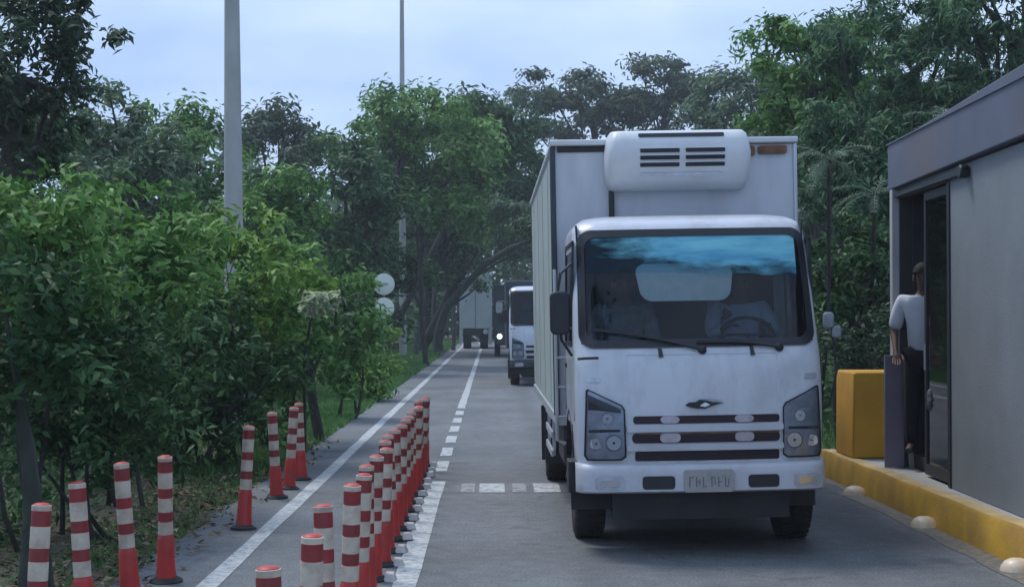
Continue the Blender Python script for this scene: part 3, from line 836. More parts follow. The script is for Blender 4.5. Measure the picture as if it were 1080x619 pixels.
def wheel(parent, x, y, r, w_, side):
    t = MB(); s = 1 if side > 0 else -1
    prof = [(r*.56, -w_/2), (r*.90, -w_/2), (r*.97, -w_/2+.02), (r, -w_/2+.05), (r, w_/2-.05), (r*.97, w_/2-.02), (r*.90, w_/2), (r*.56, w_/2)]
    t.lathe([(a, b_) for a, b_ in prof], 36, 'x')
    # tread grooves as small lugs
    for k in range(30):
        g_ = 2 * math.pi * k / 30
        Mx = Matrix.Rotation(g_, 4, 'X')
        for xx in (-w_*.33, 0.0, w_*.33):
            t.box(xx - w_*.11, xx + w_*.11, -0.022, 0.022, r - 0.004, r + 0.008, Mx)
    wo = t.build('wheel', M['tyre'], parent, loc=(x, y, r), ang=50)
    rm = MB(); rm.lathe([(r*.1, s*w_*.30), (r*.25, s*w_*.32), (r*.28, s*w_*.18), (r*.50, s*w_*.22), (r*.56, s*w_*.46), (r*.585, s*w_*.49), (r*.57, s*w_*.40)], 30, 'x')
    rm.build('rim', M['rim'], wo)
    return wo

def seated_joints(cx, cy, cz, drive=False):
    j = dict(pelvis=(cx, cy, cz), waist=(cx, cy + 0.02, cz + .17), chest=(cx, cy + 0.0, cz + .40), neck=(cx, cy - .02, cz + .57), head=(cx, cy - .05, cz + .68),
             hip_l=(cx - .09, cy - .06, cz), kn_l=(cx - .12, cy - .46, cz + .02), an_l=(cx - .12, cy - .52, cz - .38), to_l=(cx - .12, cy - .64, cz - .42),
             hip_r=(cx + .09, cy - .06, cz), kn_r=(cx + .12, cy - .46, cz + .02), an_r=(cx + .12, cy - .52, cz - .38), to_r=(cx + .12, cy - .64, cz - .42),
             sh_l=(cx - .20, cy, cz + .49), sh_r=(cx + .20, cy, cz + .49), palm_up=(0, 0, 1))
    if drive:
        j.update(el_l=(cx - .25, cy - .17, cz + .27), wr_l=(cx - .17, cy - .38, cz + .33), el_r=(cx + .25, cy - .17, cz + .27), wr_r=(cx + .17, cy - .38, cz + .33))
    else:
        j.update(el_l=(cx - .25, cy - .08, cz + .22), wr_l=(cx - .13, cy - .30, cz + .13), el_r=(cx + .25, cy - .08, cz + .22), wr_r=(cx + .13, cy - .30, cz + .13))
    return j

def build_truck(main=True):
    root = empty('box_truck', (0, 0, 0))
    body_parts = []
    def B(mb, name, m_, parent=None, **k):
        o = mb.build(name, m_, parent or root, **k)
        if parent is None: o.rotation_euler.y = TILT; body_parts.append(o)
        return o
    P = M['white']
    cab = B(cab_shell(True), 'cab', P, weld=True, ang=32)
    # ----- windscreen
    outer = rrect(-WSX - .028, WSX + .028, WS0 - .03, WS1 + .028, 0.11, 8, 0.016)
    mid = rrect(-WSX + .03, WSX - .03, WS0 + .028, WS1 - .03, 0.085, 8, 0.016)
    gs = B(ring_between(outer, mid, 0.014, 0.010), 'windscreen_frame', M['gasket'])
    gp = rrect(-WSX + .005, WSX - .005, WS0 + .005, WS1 - .005, 0.09, 8, 0.016)
    B(patch_poly(gp, 0.001, step=0.05), 'windscreen', M['glass'], ang=180)
    if main:
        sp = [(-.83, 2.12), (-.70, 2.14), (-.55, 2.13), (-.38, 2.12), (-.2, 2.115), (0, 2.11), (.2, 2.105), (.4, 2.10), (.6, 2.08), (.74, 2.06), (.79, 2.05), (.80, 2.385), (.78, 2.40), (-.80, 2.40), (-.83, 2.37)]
        B(patch_poly(sp, 0.0035, step=0.04), 'painted_reflection', M['strip'], ang=180)  # sky and leaf reflection painted as a layer on the glass
        pl = rrect(-0.40, 0.27, 1.90, 2.19, 0.08, 6, -0.14)
        B(patch_poly(pl, -0.06, depth=0.012, step=0.05), 'placard', M['placard'])
        # sun visor folded above the placard
        B(patch_poly(rrect(-0.45, 0.33, 2.20, 2.33, 0.03, 4), -0.10, depth=0.012, step=0.08), 'sun_visor', M['interior'])
    # ----- cab interior
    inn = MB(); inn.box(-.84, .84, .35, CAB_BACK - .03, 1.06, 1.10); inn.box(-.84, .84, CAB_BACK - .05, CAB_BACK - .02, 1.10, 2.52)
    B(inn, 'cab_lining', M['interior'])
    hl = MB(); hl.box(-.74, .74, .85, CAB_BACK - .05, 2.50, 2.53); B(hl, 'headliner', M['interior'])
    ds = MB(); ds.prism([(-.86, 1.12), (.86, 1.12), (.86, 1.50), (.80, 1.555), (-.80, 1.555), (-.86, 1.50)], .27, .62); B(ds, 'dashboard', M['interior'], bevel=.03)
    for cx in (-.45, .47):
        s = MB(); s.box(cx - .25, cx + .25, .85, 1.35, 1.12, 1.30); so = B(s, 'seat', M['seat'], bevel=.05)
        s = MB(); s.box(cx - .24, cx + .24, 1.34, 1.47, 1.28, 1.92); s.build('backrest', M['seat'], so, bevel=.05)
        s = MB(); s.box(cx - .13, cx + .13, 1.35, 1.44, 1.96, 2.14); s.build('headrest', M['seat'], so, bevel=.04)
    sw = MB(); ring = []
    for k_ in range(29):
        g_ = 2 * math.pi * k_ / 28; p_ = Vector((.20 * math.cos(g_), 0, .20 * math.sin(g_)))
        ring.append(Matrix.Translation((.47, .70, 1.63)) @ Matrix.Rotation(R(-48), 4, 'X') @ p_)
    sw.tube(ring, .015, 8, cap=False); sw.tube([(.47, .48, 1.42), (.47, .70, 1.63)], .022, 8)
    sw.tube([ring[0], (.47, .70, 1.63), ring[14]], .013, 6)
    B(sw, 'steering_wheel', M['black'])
    # ----- side windows, doors
    for s in (-1, 1):
        pv = MB(); zz = [1.1, 1.4, 1.7, 2.0, 2.3, 2.46]; v = []
        for z in zz: v += [(s * (cabw(z) - .022), lerp_tab(Y_TAB, z) + .20, z), (s * (cabw(z) - .022), max(.46, lerp_tab(Y_TAB, z) + .22), z)]
        pv.add(v, [(2*i, 2*i+1, 2*i+3, 2*i+2) for i in range(5)])
        pv.box(s*.885 - .005, s*.885 + .005, .44, 1.58, 1.1, 1.57)
        pv.box(s*.875 - .005, s*.875 + .005, .55, 1.58, 2.37, 2.5)
        B(pv, 'pillar_trim', M['interior'])
        q = MB(); X = lambda z: s * (cabw(z) - .003)
        zz = [WS0, 1.8, 2.05, 2.36]; vs = []
        for z in zz: vs += [(X(z), .45, z), (X(z), 1.45, z)]
        q.add(vs, [(2*i, 2*i+1, 2*i+3, 2*i+2) for i in range(3)])
        B(q, 'side_window', M['sideglass'])
        fr_ = MB()
        for (y0, y1, z0, z1) in ((.43, .47, WS0, 2.36), (1.43, 1.47, WS0, 2.36), (.43, 1.47, 2.345, 2.375), (.43, 1.47, WS0 - .02, WS0 + .012)):
            xa, xb = s * cabw(z0), s * cabw(z1)
            fr_.add([(xa + s*.006, y0, z0), (xa + s*.006, y1, z0), (xb + s*.006, y1, z1), (xb + s*.006, y0, z1), (xa - s*.01, y0, z0), (xa - s*.01, y1, z0), (xb - s*.01, y1, z1), (xb - s*.01, y0, z1)],
                    [(0,1,2,3),(7,6,5,4),(0,4,5,1),(1,5,6,2),(2,6,7,3),(3,7,4,0)])
        B(fr_, 'side_window_frame', M['gasket'])
        dr = MB(); dr.box(s*.925 - .004, s*.925 + .009, .36, .365, 1.0, WS0 - .03); dr.box(s*.928 - .004, s*.928 + .009, 1.5, 1.505, 1.02, WS0)
        B(dr, 'door_seam', M['black'])
        h_ = MB(); h_.box(s*.93 - .01, s*.93 + .028, 1.28, 1.43, 1.38, 1.42); B(h_, 'door_handle', M['black'], bevel=.006)
        ar = MB()
        pts = []
        for k_ in range(13):
            g_ = math.pi * k_ / 12; pts.append((s*.90, 1.14 - .52 * math.cos(g_), .50 + .52 * math.sin(g_)))
        for a_, b_ in zip(pts, pts[1:]):
            ar.add([(a_[0] - s*.16, a_[1], a_[2]), (a_[0] + s*.03, a_[1], a_[2]), (b_[0] + s*.03, b_[1], b_[2]), (b_[0] - s*.16, b_[1], b_[2]),
                    (a_[0] - s*.16, a_[1], a_[2] + .03), (a_[0] + s*.03, a_[1], a_[2] + .03), (b_[0] + s*.03, b_[1], b_[2] + .03), (b_[0] - s*.16, b_[1], b_[2] + .03)],
                   [(0,1,2,3),(7,6,5,4),(0,4,5,1),(1,5,6,2),(2,6,7,3),(3,7,4,0)])
        B(ar, 'wheel_arch', M['black'])
        # dark panel filling under the door behind the bumper corner
        st = MB(); st.box(s*.90 - .08, s*.90 + .02, .34, .62, .46, .70); B(st, 'step', M['black'], bevel=.01)
    # ----- front panel details
    fp = MB(); fp.box(-.60, .60, .055, .075, .0, .0) if False else None
    # panel seams
    for x in (-.545, .575):
        z0, z1 = 1.14, 1.50
        v = [(x - .003, caby(x, z0) - .005, z0), (x + .003, caby(x, z0) - .005, z0), (x + .003, caby(x, 1.35) - .005, 1.35), (x - .003, caby(x, 1.35) - .005, 1.35), (x + .003, caby(x, z1) - .005, z1), (x - .003, caby(x, z1) - .005, z1)]
        B(MB().add(v, [(0,1,2,3),(3,2,4,5)]), 'panel_seam', M['housing'])
    B(patch_poly([(-.545, 1.50), (.575, 1.50), (.575, 1.506), (-.545, 1.506)], .005), 'panel_seam', M['housing'])
    # grille slots
    B(patch_poly(rrect(-.51, .575, .992, 1.050, .02, 3), .004, step=.05), 'grille_slot', M['slot'])
    B(patch_poly(rrect(-.52, .575, .850, .925, .03, 3), .004, step=.05), 'grille_slot', M['slot'])
    B(patch_poly(rrect(-.50, .57, .718, .790, .015, 3), .004, step=.05), 'grille_slot', M['slot'])
    # white bars standing proud between slots
    for (z0, z1, pr) in ((.794, .842, .028), (.934, .986, .028)):
        B(patch_poly(rrect(-.56, .60, z0, z1, .014, 3), pr, depth=.03, step=.05), 'grille_bar', M['bumper'])
    if True:
        for (x, z, w2, h2) in ((-.24, 1.022, .07, .026), (.31, 1.022, .07, .026), (-.24, .89, .075, .034), (.31, .89, .07, .034)):
            B(patch_poly(rrect(x - w2, x + w2, z - h2, z + h2, .03, 4), .016, depth=.016, step=.03), 'grille_mount', M['mount'])
    B(patch_poly([(-.48, .915), (.57, .915), (.57, .924), (-.48, .924)], .012, depth=.012), 'grille_stripe', M['rust'])
    # louvre fins inside the lower slots
    for z in (.735, .765):
        B(patch_poly([(-.49, z), (.56, z), (.56, z + .008), (-.49, z + .008)], .010, depth=.008), 'grille_fin', M['black'])
    # emblem : dark winged lens
    em = [(-.125, 1.128), (-.095, 1.146), (-.05, 1.146), (-.02, 1.165), (.04, 1.158), (.09, 1.142), (.16, 1.143), (.07, 1.118), (.02, 1.098), (-.05, 1.102), (-.095, 1.112)]
    B(patch_poly(em, .014, depth=.012, step=.015), 'emblem', M['black'])
    B(patch_poly([(-.02, 1.120), (.02, 1.112), (.06, 1.128), (.02, 1.146)], .020, depth=.008, step=.012), 'emblem', M['chrome'])
    B(patch_poly([(-.02, 1.172), (.06, 1.168), (.13, 1.158), (.14, 1.166), (.05, 1.184)], .012, depth=.01, step=.015), 'emblem', M['bumper'])
    # ----- headlamps
    for s in (-1, 1):
        def fx(x): return x if s < 0 else (-x + .03)
        hp = [(fx(-.855), 1.245), (fx(-.84), 1.255), (fx(-.59), 1.135), (fx(-.57), 1.10), (fx(-.565), .75), (fx(-.60), .725), (fx(-.855), .725), (fx(-.875), .76)]
        ho = B(patch_poly(hp, .004, step=.04), 'headlight', M['housing'])
        pr = ring_between(hp, [((x - fx(-.715)) * .93 + fx(-.715), (z - .97) * .955 + .97) for x, z in hp], .018, .012); pr.build('bezel', M['black'], ho)
        for (cx, cz, r_, mm) in ((-.655, .855, .062, 'chrome'), (-.785, .85, .05, 'chrome'), (-.70, 1.035, .045, 'chrome')):
            y = caby(fx(cx), cz) - .010
            MB().lathe([(r_, 0), (r_ * .92, -.008), (r_ * .86, .002), (r_ * .5, .008), (r_ * .15, .0)], 20, 'y', (fx(cx), y, cz)).build('reflector', M[mm], ho)
        MB().box(min(fx(-.84), fx(-.59)), max(fx(-.84), fx(-.59)), caby(fx(-.7), .95) - .012, caby(fx(-.7), .95) + .01, .935, .955).build('divider', M['black'], ho)
        patch_poly([(fx(-.84), 1.215), (fx(-.60), 1.105), (fx(-.60), 1.075), (fx(-.84), 1.10)], .009, step=.03).build('indicator', M['lorrydark'] if s < 0 else M['housing'], ho)
        patch_poly(hp, .022, step=.04).build('lens', M['lens'], ho, ang=180)
        # repeater above the lamp
        B(patch_poly(rrect(fx(-.845) if s < 0 else fx(-.845) - .10, (fx(-.845) + .10) if s < 0 else fx(-.845), 1.305, 1.345, .015, 3), .008, depth=.01, step=.02), 'side_repeater', M['housing'])
    # ----- bumper
    def bump_y(x, z):
        u = abs(x) / .935; e = max(0, (u - .82) / .18)
        return -.035 + .05 * u * u + .16 * (1 - math.sqrt(max(0, 1 - min(1, e) ** 2))) + (.02 * abs(z - .6) / .1)
    vs, fs = [], []
    xx = list(np.linspace(-.935, .935, 61)); zrow = [.485, .50, .56, .62, .66, .685, .70]
    off = [.03, .0, .0, .004, .006, .02, .05]
    for z, o_ in zip(zrow, off):
        for x in xx: vs.append((x, bump_y(x, .6) + o_, z))
    nn = len(xx)
    def hole(x, z):
        for (a, b_, c, d) in ((-.80, -.58, .505, .60), (-.455, -.215, .505, .61), (.325, .555, .505, .61), (.665, .885, .505, .60)):
            pass
        return False
    for j in range(len(zrow) - 1):
        for i in range(nn - 1): a = j * nn + i; fs.append((a, a + 1, a + 1 + nn, a + nn))
    k = len(vs); vs += [(x * .995, bump_y(x, .6) + .10, zrow[-1]) for x in xx] + [(x * .995, bump_y(x, .6) + .10, zrow[0]) for x in xx]
    for i in range(nn - 1):
        a = (len(zrow) - 1) * nn + i; fs.append((a, a + 1, k + i + 1, k + i)); fs.append((k + i, k + i + 1, k + nn + i + 1, k + nn + i)); fs.append((k + nn + i, k + nn + i + 1, i + 1, i))
    for e in (0, nn - 1):
        fs.append(tuple([j * nn + e for j in range(len(zrow))] + [k + e, k + nn + e]))
    bu = B(MB().add(vs, fs), 'bumper', M['bumper'])
    by = lambda x, z: bump_y(x, .6)
    for (a, b_, z0, z1) in ((-.455, -.215, .515, .612), (.325, .555, .518, .612)):
        patch_poly(rrect(a, b_, z0, z1, .025, 4), .003, step=.04, yfn=by).build('bumper_vent', M['black'], bu)
    for (a, b_) in ((-.80, -.585), (.665, .87)):
        fo = patch_poly(rrect(a, b_, .513, .612, .025, 4), .003, step=.04, yfn=by).build('fog_lamp', M['housing'], bu)
        patch_poly(rrect(a + .035, b_ - .035, .538, .588, .018, 4), .009, depth=.006, step=.03, yfn=by).build('fog_lens', M['chrome'], fo)
    npl = patch_poly(rrect(-.15, .215, .492, .655, .02, 4), .022, depth=.02, step=.05, yfn=lambda x, z: bump_y(.03, .6)).build('number_plate', M['kerbtop'] if False else M['plate'], bu)
    ry = bump_y(.03, .6) - .0235; rr_ = random.Random(2)
    for i in range(6):    # worn, unreadable characters
        x = -.115 + i * .050 + (.012 if i > 2 else 0)
        pm = MB(); pm.box(x, x + .008, ry - .001, ry + .001, .53, .605)
        pm.box(x + .008, x + .03, ry - .001, ry + .001, (.598, .565, .53)[i % 3], (.605, .572, .537)[i % 3])
        if i % 2: pm.box(x + .024, x + .031, ry - .0012, ry + .0008, .545, .59)
        pm.build('plate_mark', M['platemark'], npl)
    # lower valance, radiator, axle: what fills the dark under the bumper
    va = MB(); va.box(-.66, .66, .16, .22, .27, .49); va.box(-.60, .60, .7, 1.6, .22, .42); va.box(-.45, .45, .35, .80, .30, .95); va.tube([(-.75, 1.14, .36), (.75, 1.14, .36)], .05, 10)
    va.box(-.40, -.32, .15, 8.0, .62, .80); va.box(.32, .40, .15, 8.0, .62, .80); va.box(-.30, .30, .9, 1.5, .42, .9)
    va.box(-.70, -.50, .98, 1.30, .40, .50); va.box(.50, .70, .98, 1.30, .40, .50); va.box(-.95, -.62, .60, .64, .30, .68); va.box(.62, .95, .60, .64, .30, .68)
    va.box(-.85, .85, 1.62, 1.66, .35, .95)
    B(va, 'chassis', M['chassis'])
    # ----- wipers
    for (x0, z0, x1, z1, xm) in ((.02, 1.535, -.80, 1.69, -.10), (.60, 1.545, -.02, 1.585, .45)):
        m_ = MB(); pts = []
        for i in range(8):
            t = i / 7; x = x0 + (x1 - x0) * t; z = z0 + (z1 - z0) * t + .02 * math.sin(math.pi * t)
            pts.append((x, caby(x, z) - .026 - .006 * math.sin(math.pi * t), z))
        m_.tube(pts, [.014, .012, .011, .010, .009, .009, .008, .006], 6)
        wo = B(m_, 'wiper', M['black'])
        bl = MB(); bl.tube([(p_[0], p_[1] + .010, p_[2] + .012) for p_ in pts[2:]], .006, 6); bl.build('wiper_blade', M['gasket'], wo)
        MB().lathe([(.030, .004), (.034, -.01), (.028, -.028), (.012, -.036)], 14, 'y', (x0, caby(x0, z0) - .004, z0 - .005)).build('wiper_pivot', M['black'], wo)
    for (x, z) in ((-.29, 1.515), (.395, 1.52)):
        B(patch_poly([(x - .015, z - .035), (x + .018, z - .03), (x + .008, z + .03), (x - .018, z + .035)], .012, depth=.014, step=.02), 'washer_jet', M['black'])
    # grab handle and left door strip
    gh = MB(); gh.tube([(-.91, .03, 1.48), (-.86, .0, 1.485), (-.76, .03, 1.485)], .010, 8); B(gh, 'grab_handle', M['black'])
    # ----- mirrors
    mr = MB(); mr.tube([(-.93, .32, 2.20), (-1.02, .22, 2.12), (-1.05, .20, 1.95), (-1.02, .22, 1.62), (-.94, .30, 1.50)], .011, 8); mo = B(mr, 'mirror_arm', M['black'])
    mh = MB(); mh.prism(rrect(-1.105, -.955, 1.66, 1.985, .045, 5), .16, .23); mh.build('mirror', M['black'], mo, bevel=.015)
    mr = MB(); mr.tube([(.93, .32, 2.20), (.99, .22, 2.05), (1.0, .2, 1.8), (1.02, .2, 1.60), (1.05, .22, 1.35), (1.0, .25, 1.1), (.94, .3, 1.05)], .008, 8); mo = B(mr, 'mirror_arm', M['black'])
    for (x, z, a, b_) in ((.985, 1.735, .04, .06), (1.045, 1.645, .033, .045)):
        MB().prism([(x + p_[0], z + p_[1]) for p_ in rrect(-a, a, -b_, b_, a * .7, 5)], .15, .20).build('mirror', M['housing2'], mo, bevel=.012)
    # ----- running gear
    for s in (-1, 1): wheel(root, s * .82 + .03, 1.14, .385, .24, s)
    return root, B, cab

M['strip'] = glass_mat('painted_reflection_film', (0.10, 0.55, 0.75), 0.05)
M['plate'] = mat('plate_face', (0.40, 0.39, 0.37), 0.5, 0.1, 14, dirt=(0.16, 0.16, 0.17), dscale=14, damt=0.7)
M['platemark'] = mat('plate_ink', (0.15, 0.15, 0.17), 0.6, 0.2, 9)
# sky reflection on the windscreen, painted as a cyan layer, thick in its middle
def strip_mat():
    m = bpy.data.materials.new('painted_reflection_layer'); m.use_nodes = True
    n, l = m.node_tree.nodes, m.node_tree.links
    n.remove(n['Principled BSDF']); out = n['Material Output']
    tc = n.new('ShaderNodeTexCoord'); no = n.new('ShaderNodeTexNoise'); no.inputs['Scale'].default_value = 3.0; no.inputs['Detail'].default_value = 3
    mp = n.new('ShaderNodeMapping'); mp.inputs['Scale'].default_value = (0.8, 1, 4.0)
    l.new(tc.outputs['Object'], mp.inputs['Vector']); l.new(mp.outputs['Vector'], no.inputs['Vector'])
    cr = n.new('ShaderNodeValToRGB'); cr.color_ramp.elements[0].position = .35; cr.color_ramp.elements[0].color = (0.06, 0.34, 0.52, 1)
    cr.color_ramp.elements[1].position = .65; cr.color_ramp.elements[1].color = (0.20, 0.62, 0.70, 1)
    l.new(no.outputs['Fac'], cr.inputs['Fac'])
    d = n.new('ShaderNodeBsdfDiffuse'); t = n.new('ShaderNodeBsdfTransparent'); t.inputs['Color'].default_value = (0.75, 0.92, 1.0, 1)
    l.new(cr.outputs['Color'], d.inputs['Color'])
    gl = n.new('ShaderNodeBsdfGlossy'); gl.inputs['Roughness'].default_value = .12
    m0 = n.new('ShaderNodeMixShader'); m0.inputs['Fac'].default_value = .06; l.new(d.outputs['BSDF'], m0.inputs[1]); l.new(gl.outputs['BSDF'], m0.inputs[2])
    # see-through patches towards the left end, painted like mottled leaf reflections
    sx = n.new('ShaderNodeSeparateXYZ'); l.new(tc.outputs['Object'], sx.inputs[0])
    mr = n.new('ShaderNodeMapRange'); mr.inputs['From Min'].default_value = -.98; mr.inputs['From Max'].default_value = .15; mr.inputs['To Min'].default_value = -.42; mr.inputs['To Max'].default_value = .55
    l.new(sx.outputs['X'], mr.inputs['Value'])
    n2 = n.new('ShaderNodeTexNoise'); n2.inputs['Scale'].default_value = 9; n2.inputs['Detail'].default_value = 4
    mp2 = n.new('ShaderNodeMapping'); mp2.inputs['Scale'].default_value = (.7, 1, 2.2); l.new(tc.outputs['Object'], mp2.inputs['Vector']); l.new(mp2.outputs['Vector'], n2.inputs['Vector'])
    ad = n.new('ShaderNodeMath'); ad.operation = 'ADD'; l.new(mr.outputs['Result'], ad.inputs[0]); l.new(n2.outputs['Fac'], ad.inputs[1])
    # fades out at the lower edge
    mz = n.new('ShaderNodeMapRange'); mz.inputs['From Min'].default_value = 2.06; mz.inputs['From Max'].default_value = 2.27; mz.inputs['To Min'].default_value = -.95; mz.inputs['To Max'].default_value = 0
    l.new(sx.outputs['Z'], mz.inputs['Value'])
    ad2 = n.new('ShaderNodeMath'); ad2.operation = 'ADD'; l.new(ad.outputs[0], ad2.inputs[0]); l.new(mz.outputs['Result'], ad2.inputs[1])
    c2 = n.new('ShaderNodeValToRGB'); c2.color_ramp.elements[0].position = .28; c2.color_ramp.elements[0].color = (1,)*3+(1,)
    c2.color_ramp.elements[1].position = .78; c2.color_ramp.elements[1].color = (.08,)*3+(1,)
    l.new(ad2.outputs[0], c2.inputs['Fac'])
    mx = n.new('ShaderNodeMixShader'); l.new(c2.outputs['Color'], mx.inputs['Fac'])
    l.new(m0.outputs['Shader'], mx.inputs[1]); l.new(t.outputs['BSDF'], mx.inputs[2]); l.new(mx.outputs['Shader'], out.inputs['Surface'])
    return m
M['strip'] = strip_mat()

truck, B, cab = build_truck(True)
tag(truck, 'white refrigerated box truck facing the camera with cooling unit above its cab', 'truck', 'trucks waiting in the right lane')
# cargo box
BX0, BX1, BY0, BY1, BZ0, BZ1 = -0.985, 1.085, 1.80, 8.40, 0.95, 3.29
MB_ = MB().box(BX0, BX1, BY0, BY1, BZ0, BZ1 - .03)
box = B(MB_, 'cargo_box', M['boxwhite'], bevel=.015)
t = MB(); t.box(BX0 - .03, BX1 + .03, BY0 - .045, BY1 + .02, BZ1 - .032, BZ1 + .02); t.build('top_rail', M['unitwhite'], box, bevel=.012)
t = MB(); t.box(BX0 + .03, BX0 + .62, BY0 - .012, BY0 - .002, BZ1 - .085, BZ1 - .033); t.build('rail_gap', M['chassis'], box)
for (x0, x1) in ((BX0 - .035, BX0 + .012), (BX1 - .012, BX1 + .02)):
    t = MB(); t.box(x0, x1, BY0 - .03, BY0 + .05, BZ0, BZ1 - .034); t.build('corner_post', M['trim'] if x0 > 0 else M['lorrydark'], box, bevel=.01)
for (xa, xb, xc, xd) in ((BX0 - .008, BX0 - .001, BX0 - .012, BX0 - .009), (BX1 + .001, BX1 + .008, BX1 + .009, BX1 + .012)):
    MB().box(xa, xb, BY0 + .06, BY1 - .03, BZ0 + .03, BZ1 - .05).build('side_panel', M['lorrygrey'], box)
    for i in range(4):
        MB().box(xc, xd, BY0 + 1.2 + i * 1.45, BY0 + 1.23 + i * 1.45, BZ0 + .05, BZ1 - .06).build('side_rib', M['lorrygrey'], box)
t = MB(); t.box(BX0 - .02, BX1 + .02, BY0 - .02, BY1 + .01, BZ0 - .08, BZ0 - .002); t.build('bottom_rail', M['trim'], box)
for (x0, x1, z0, z1) in ((.69, .745, 3.15, 3.235), (.77, 1.02, 3.165, 3.235), (.655, .69, 3.02, 3.10)):
    t = MB(); t.prism(rrect(x0, x1, z0, z1, .02, 3), BY0 - .03, BY0 - .002); t.build('rusty_bracket', M['rust'], box)
# dark lamp bar over the left front edge and marker
t = MB(); t.box(-.99, -.94, BY0 - .07, BY0 - .02, 1.5, 2.9); t.build('pipe', M['trim'], box) if False else None
# refrigeration unit: lofted rounded housing
UX = 0.055
def unit():
    rows = [(2.855, .53, .02, .03), (2.87, .575, .16, .04), (2.93, .605, .27, .05), (3.05, .615, .33, .05), (3.16, .615, .36, .05), (3.25, .60, .34, .06), (3.32, .585, .30, .07), (3.35, .565, .22, .07), (3.362, .54, .10, .06)]
    vs, fs = [], []
    us = [-1, -.985, -.95, -.9, -.8, -.6, -.4, -.2, 0, .2, .4, .6, .8, .9, .95, .985, 1]
    for z, w_, d, _ in rows:
        vs.append((UX-w_, BY0 - .002, z))
        for u in us:
            e = max(0, (abs(u) - .90) / .10); vs.append((UX + u * w_, BY0 - .03 - d * (1 - .55 * (1 - math.sqrt(max(0, 1 - e * e)))), z))
        vs.append((UX + w_, BY0 - .002, z))
    n = len(us) + 2
    for j in range(len(rows) - 1):
        for i in range(n - 1): a = j * n + i; fs.append((a, a + 1, a + 1 + n, a + n))
    fs.append(tuple(range(n))); fs.append(tuple((len(rows) - 1) * n + i for i in range(n)))
    return MB().add(vs, fs), rows
um, urows = unit()
UN = B(um, 'cooling_unit', M['unitwhite'], ang=50)
def uy(x, z): return BY0 - .03 - lerp_tab([(r_[0], r_[2]) for r_ in urows], z) * (1.0 if abs(x - UX) < .5 else .9)
def upatch(x0, x1, z0, z1, r, off, depth=0, yf=uy): return patch_poly(rrect(x0 + UX, x1 + UX, z0, z1, r, 3), off, depth=depth, step=.06, yfn=yf)
for (xa, xb) in ((-.335, -.005), (.045, .375)):
    for (z0, z1) in ((3.15, 3.182), (3.092, 3.124), (3.034, 3.066)):
        upatch(xa, xb, z0, z1, .008, .004).build('vent_slot', M['gasket'], UN)
        upatch(xa, xb, z1 + .002, z1 + .010, .003, .018, .016).build('louvre', M['unitwhite'], UN)
upatch(-.345, .375, 3.283, 3.318, .012, .006).build('vent_slot', M['gasket'], UN)
upatch(-.335, .375, 2.962, 2.986, .01, .005).build('vent_slot', M['housing'], UN)
t = MB(); t.box(-.52, -.475, BY0 - .045, BY0 - .002, 2.45, 2.87); B(t, 'drain_pipe', M['black'], bevel=.01)
# under-box gear on the truck
t = MB(); t.box(-.92, -.50, 2.2, 3.3, .45, .86); B(t, 'fuel_tank', M['chassis'], bevel=.06)
t = MB(); t.box(.50, .92, 2.2, 3.1, .48, .86); B(t, 'battery_box', M['chassis'], bevel=.02)
for s in (-1, 1):
    t = MB()
    for z in (.48, .66, .84): t.box(s*.97 - .012, s*.97 + .012, 3.5, 4.9, z - .03, z + .03)
    for y in (3.6, 4.8): t.box(s*.95 - .015, s*.95 + .015, y, y + .05, .45, .95)
    B(t, 'side_guard', M['trim'])
    xa, xb = (-.99, -.60) if s < 0 else (.60, .99)
    B(MB().box(xa, xb, 6.1, 6.12, .18, .80), 'mud_flap', M['black'])
    B(MB().box(xa, xb, 4.95, 4.97, .25, .80), 'mud_flap', M['black'])
    wheel(truck, s * .86, 5.55, .385, .21, s); wheel(truck, s * .62, 5.55, .385, .21, s)
t = MB()
for x in (-1.0, -.97): pass
t.tube([(-1.0, 1.70, 2.2), (-1.0, 1.70, .75), (-.93, 1.70, .72)], .016, 8); t.tube([(-.90, 1.70, 2.0), (-.90, 1.70, .72)], .014, 8)
for z in (.95, 1.2, 1.45, 1.7): t.tube([(-1.0, 1.70, z), (-.90, 1.70, z)], .011, 6)
B(t, 'ladder', M['trim'])
t = MB(); t.box(-.9, .9, 8.35, 8.42, .45, .55); t.tube([(0, 5.55, .385), (.6, 5.55, .385)], .06, 10); t.tube([(0, 5.55, .385), (-.6, 5.55, .385)], .06, 10); B(t, 'rear_axle_beam', M['chassis'])
truck.location = (TX, TY, 0)

# people in the cab
def in_cab(lab, J, sh):
    o = empty('person', (TX, TY, 0), label=lab, cat='person'); o.rotation_euler.y = TILT
    person(o, J, sh, M['darkcloth'], True)
    return o
in_cab('driver in a pale shirt behind the right side of the truck windscreen', seated_joints(.47, 1.12, 1.36, True), M['shirt2'])
in_cab('passenger in dark clothing behind the left side of the truck windscreen', seated_joints(-.47, 1.14, 1.36), M['greycloth'])

# second truck in the queue
t2, B2, cab2 = build_truck(False)
tag(t2, 'second white truck in the queue, partly hidden behind the refrigerated truck', 'truck', 'trucks waiting in the right lane')
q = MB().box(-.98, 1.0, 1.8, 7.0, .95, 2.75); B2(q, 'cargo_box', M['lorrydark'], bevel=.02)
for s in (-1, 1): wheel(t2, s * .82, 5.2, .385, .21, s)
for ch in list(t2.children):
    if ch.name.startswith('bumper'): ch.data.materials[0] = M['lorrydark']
    if ch.name.startswith('mirror_arm') or ch.name.startswith('wheel_arch'): pass
t2.location = (1.50, 40.0, 0); t2.scale = (1.04, 1.04, 1.04)

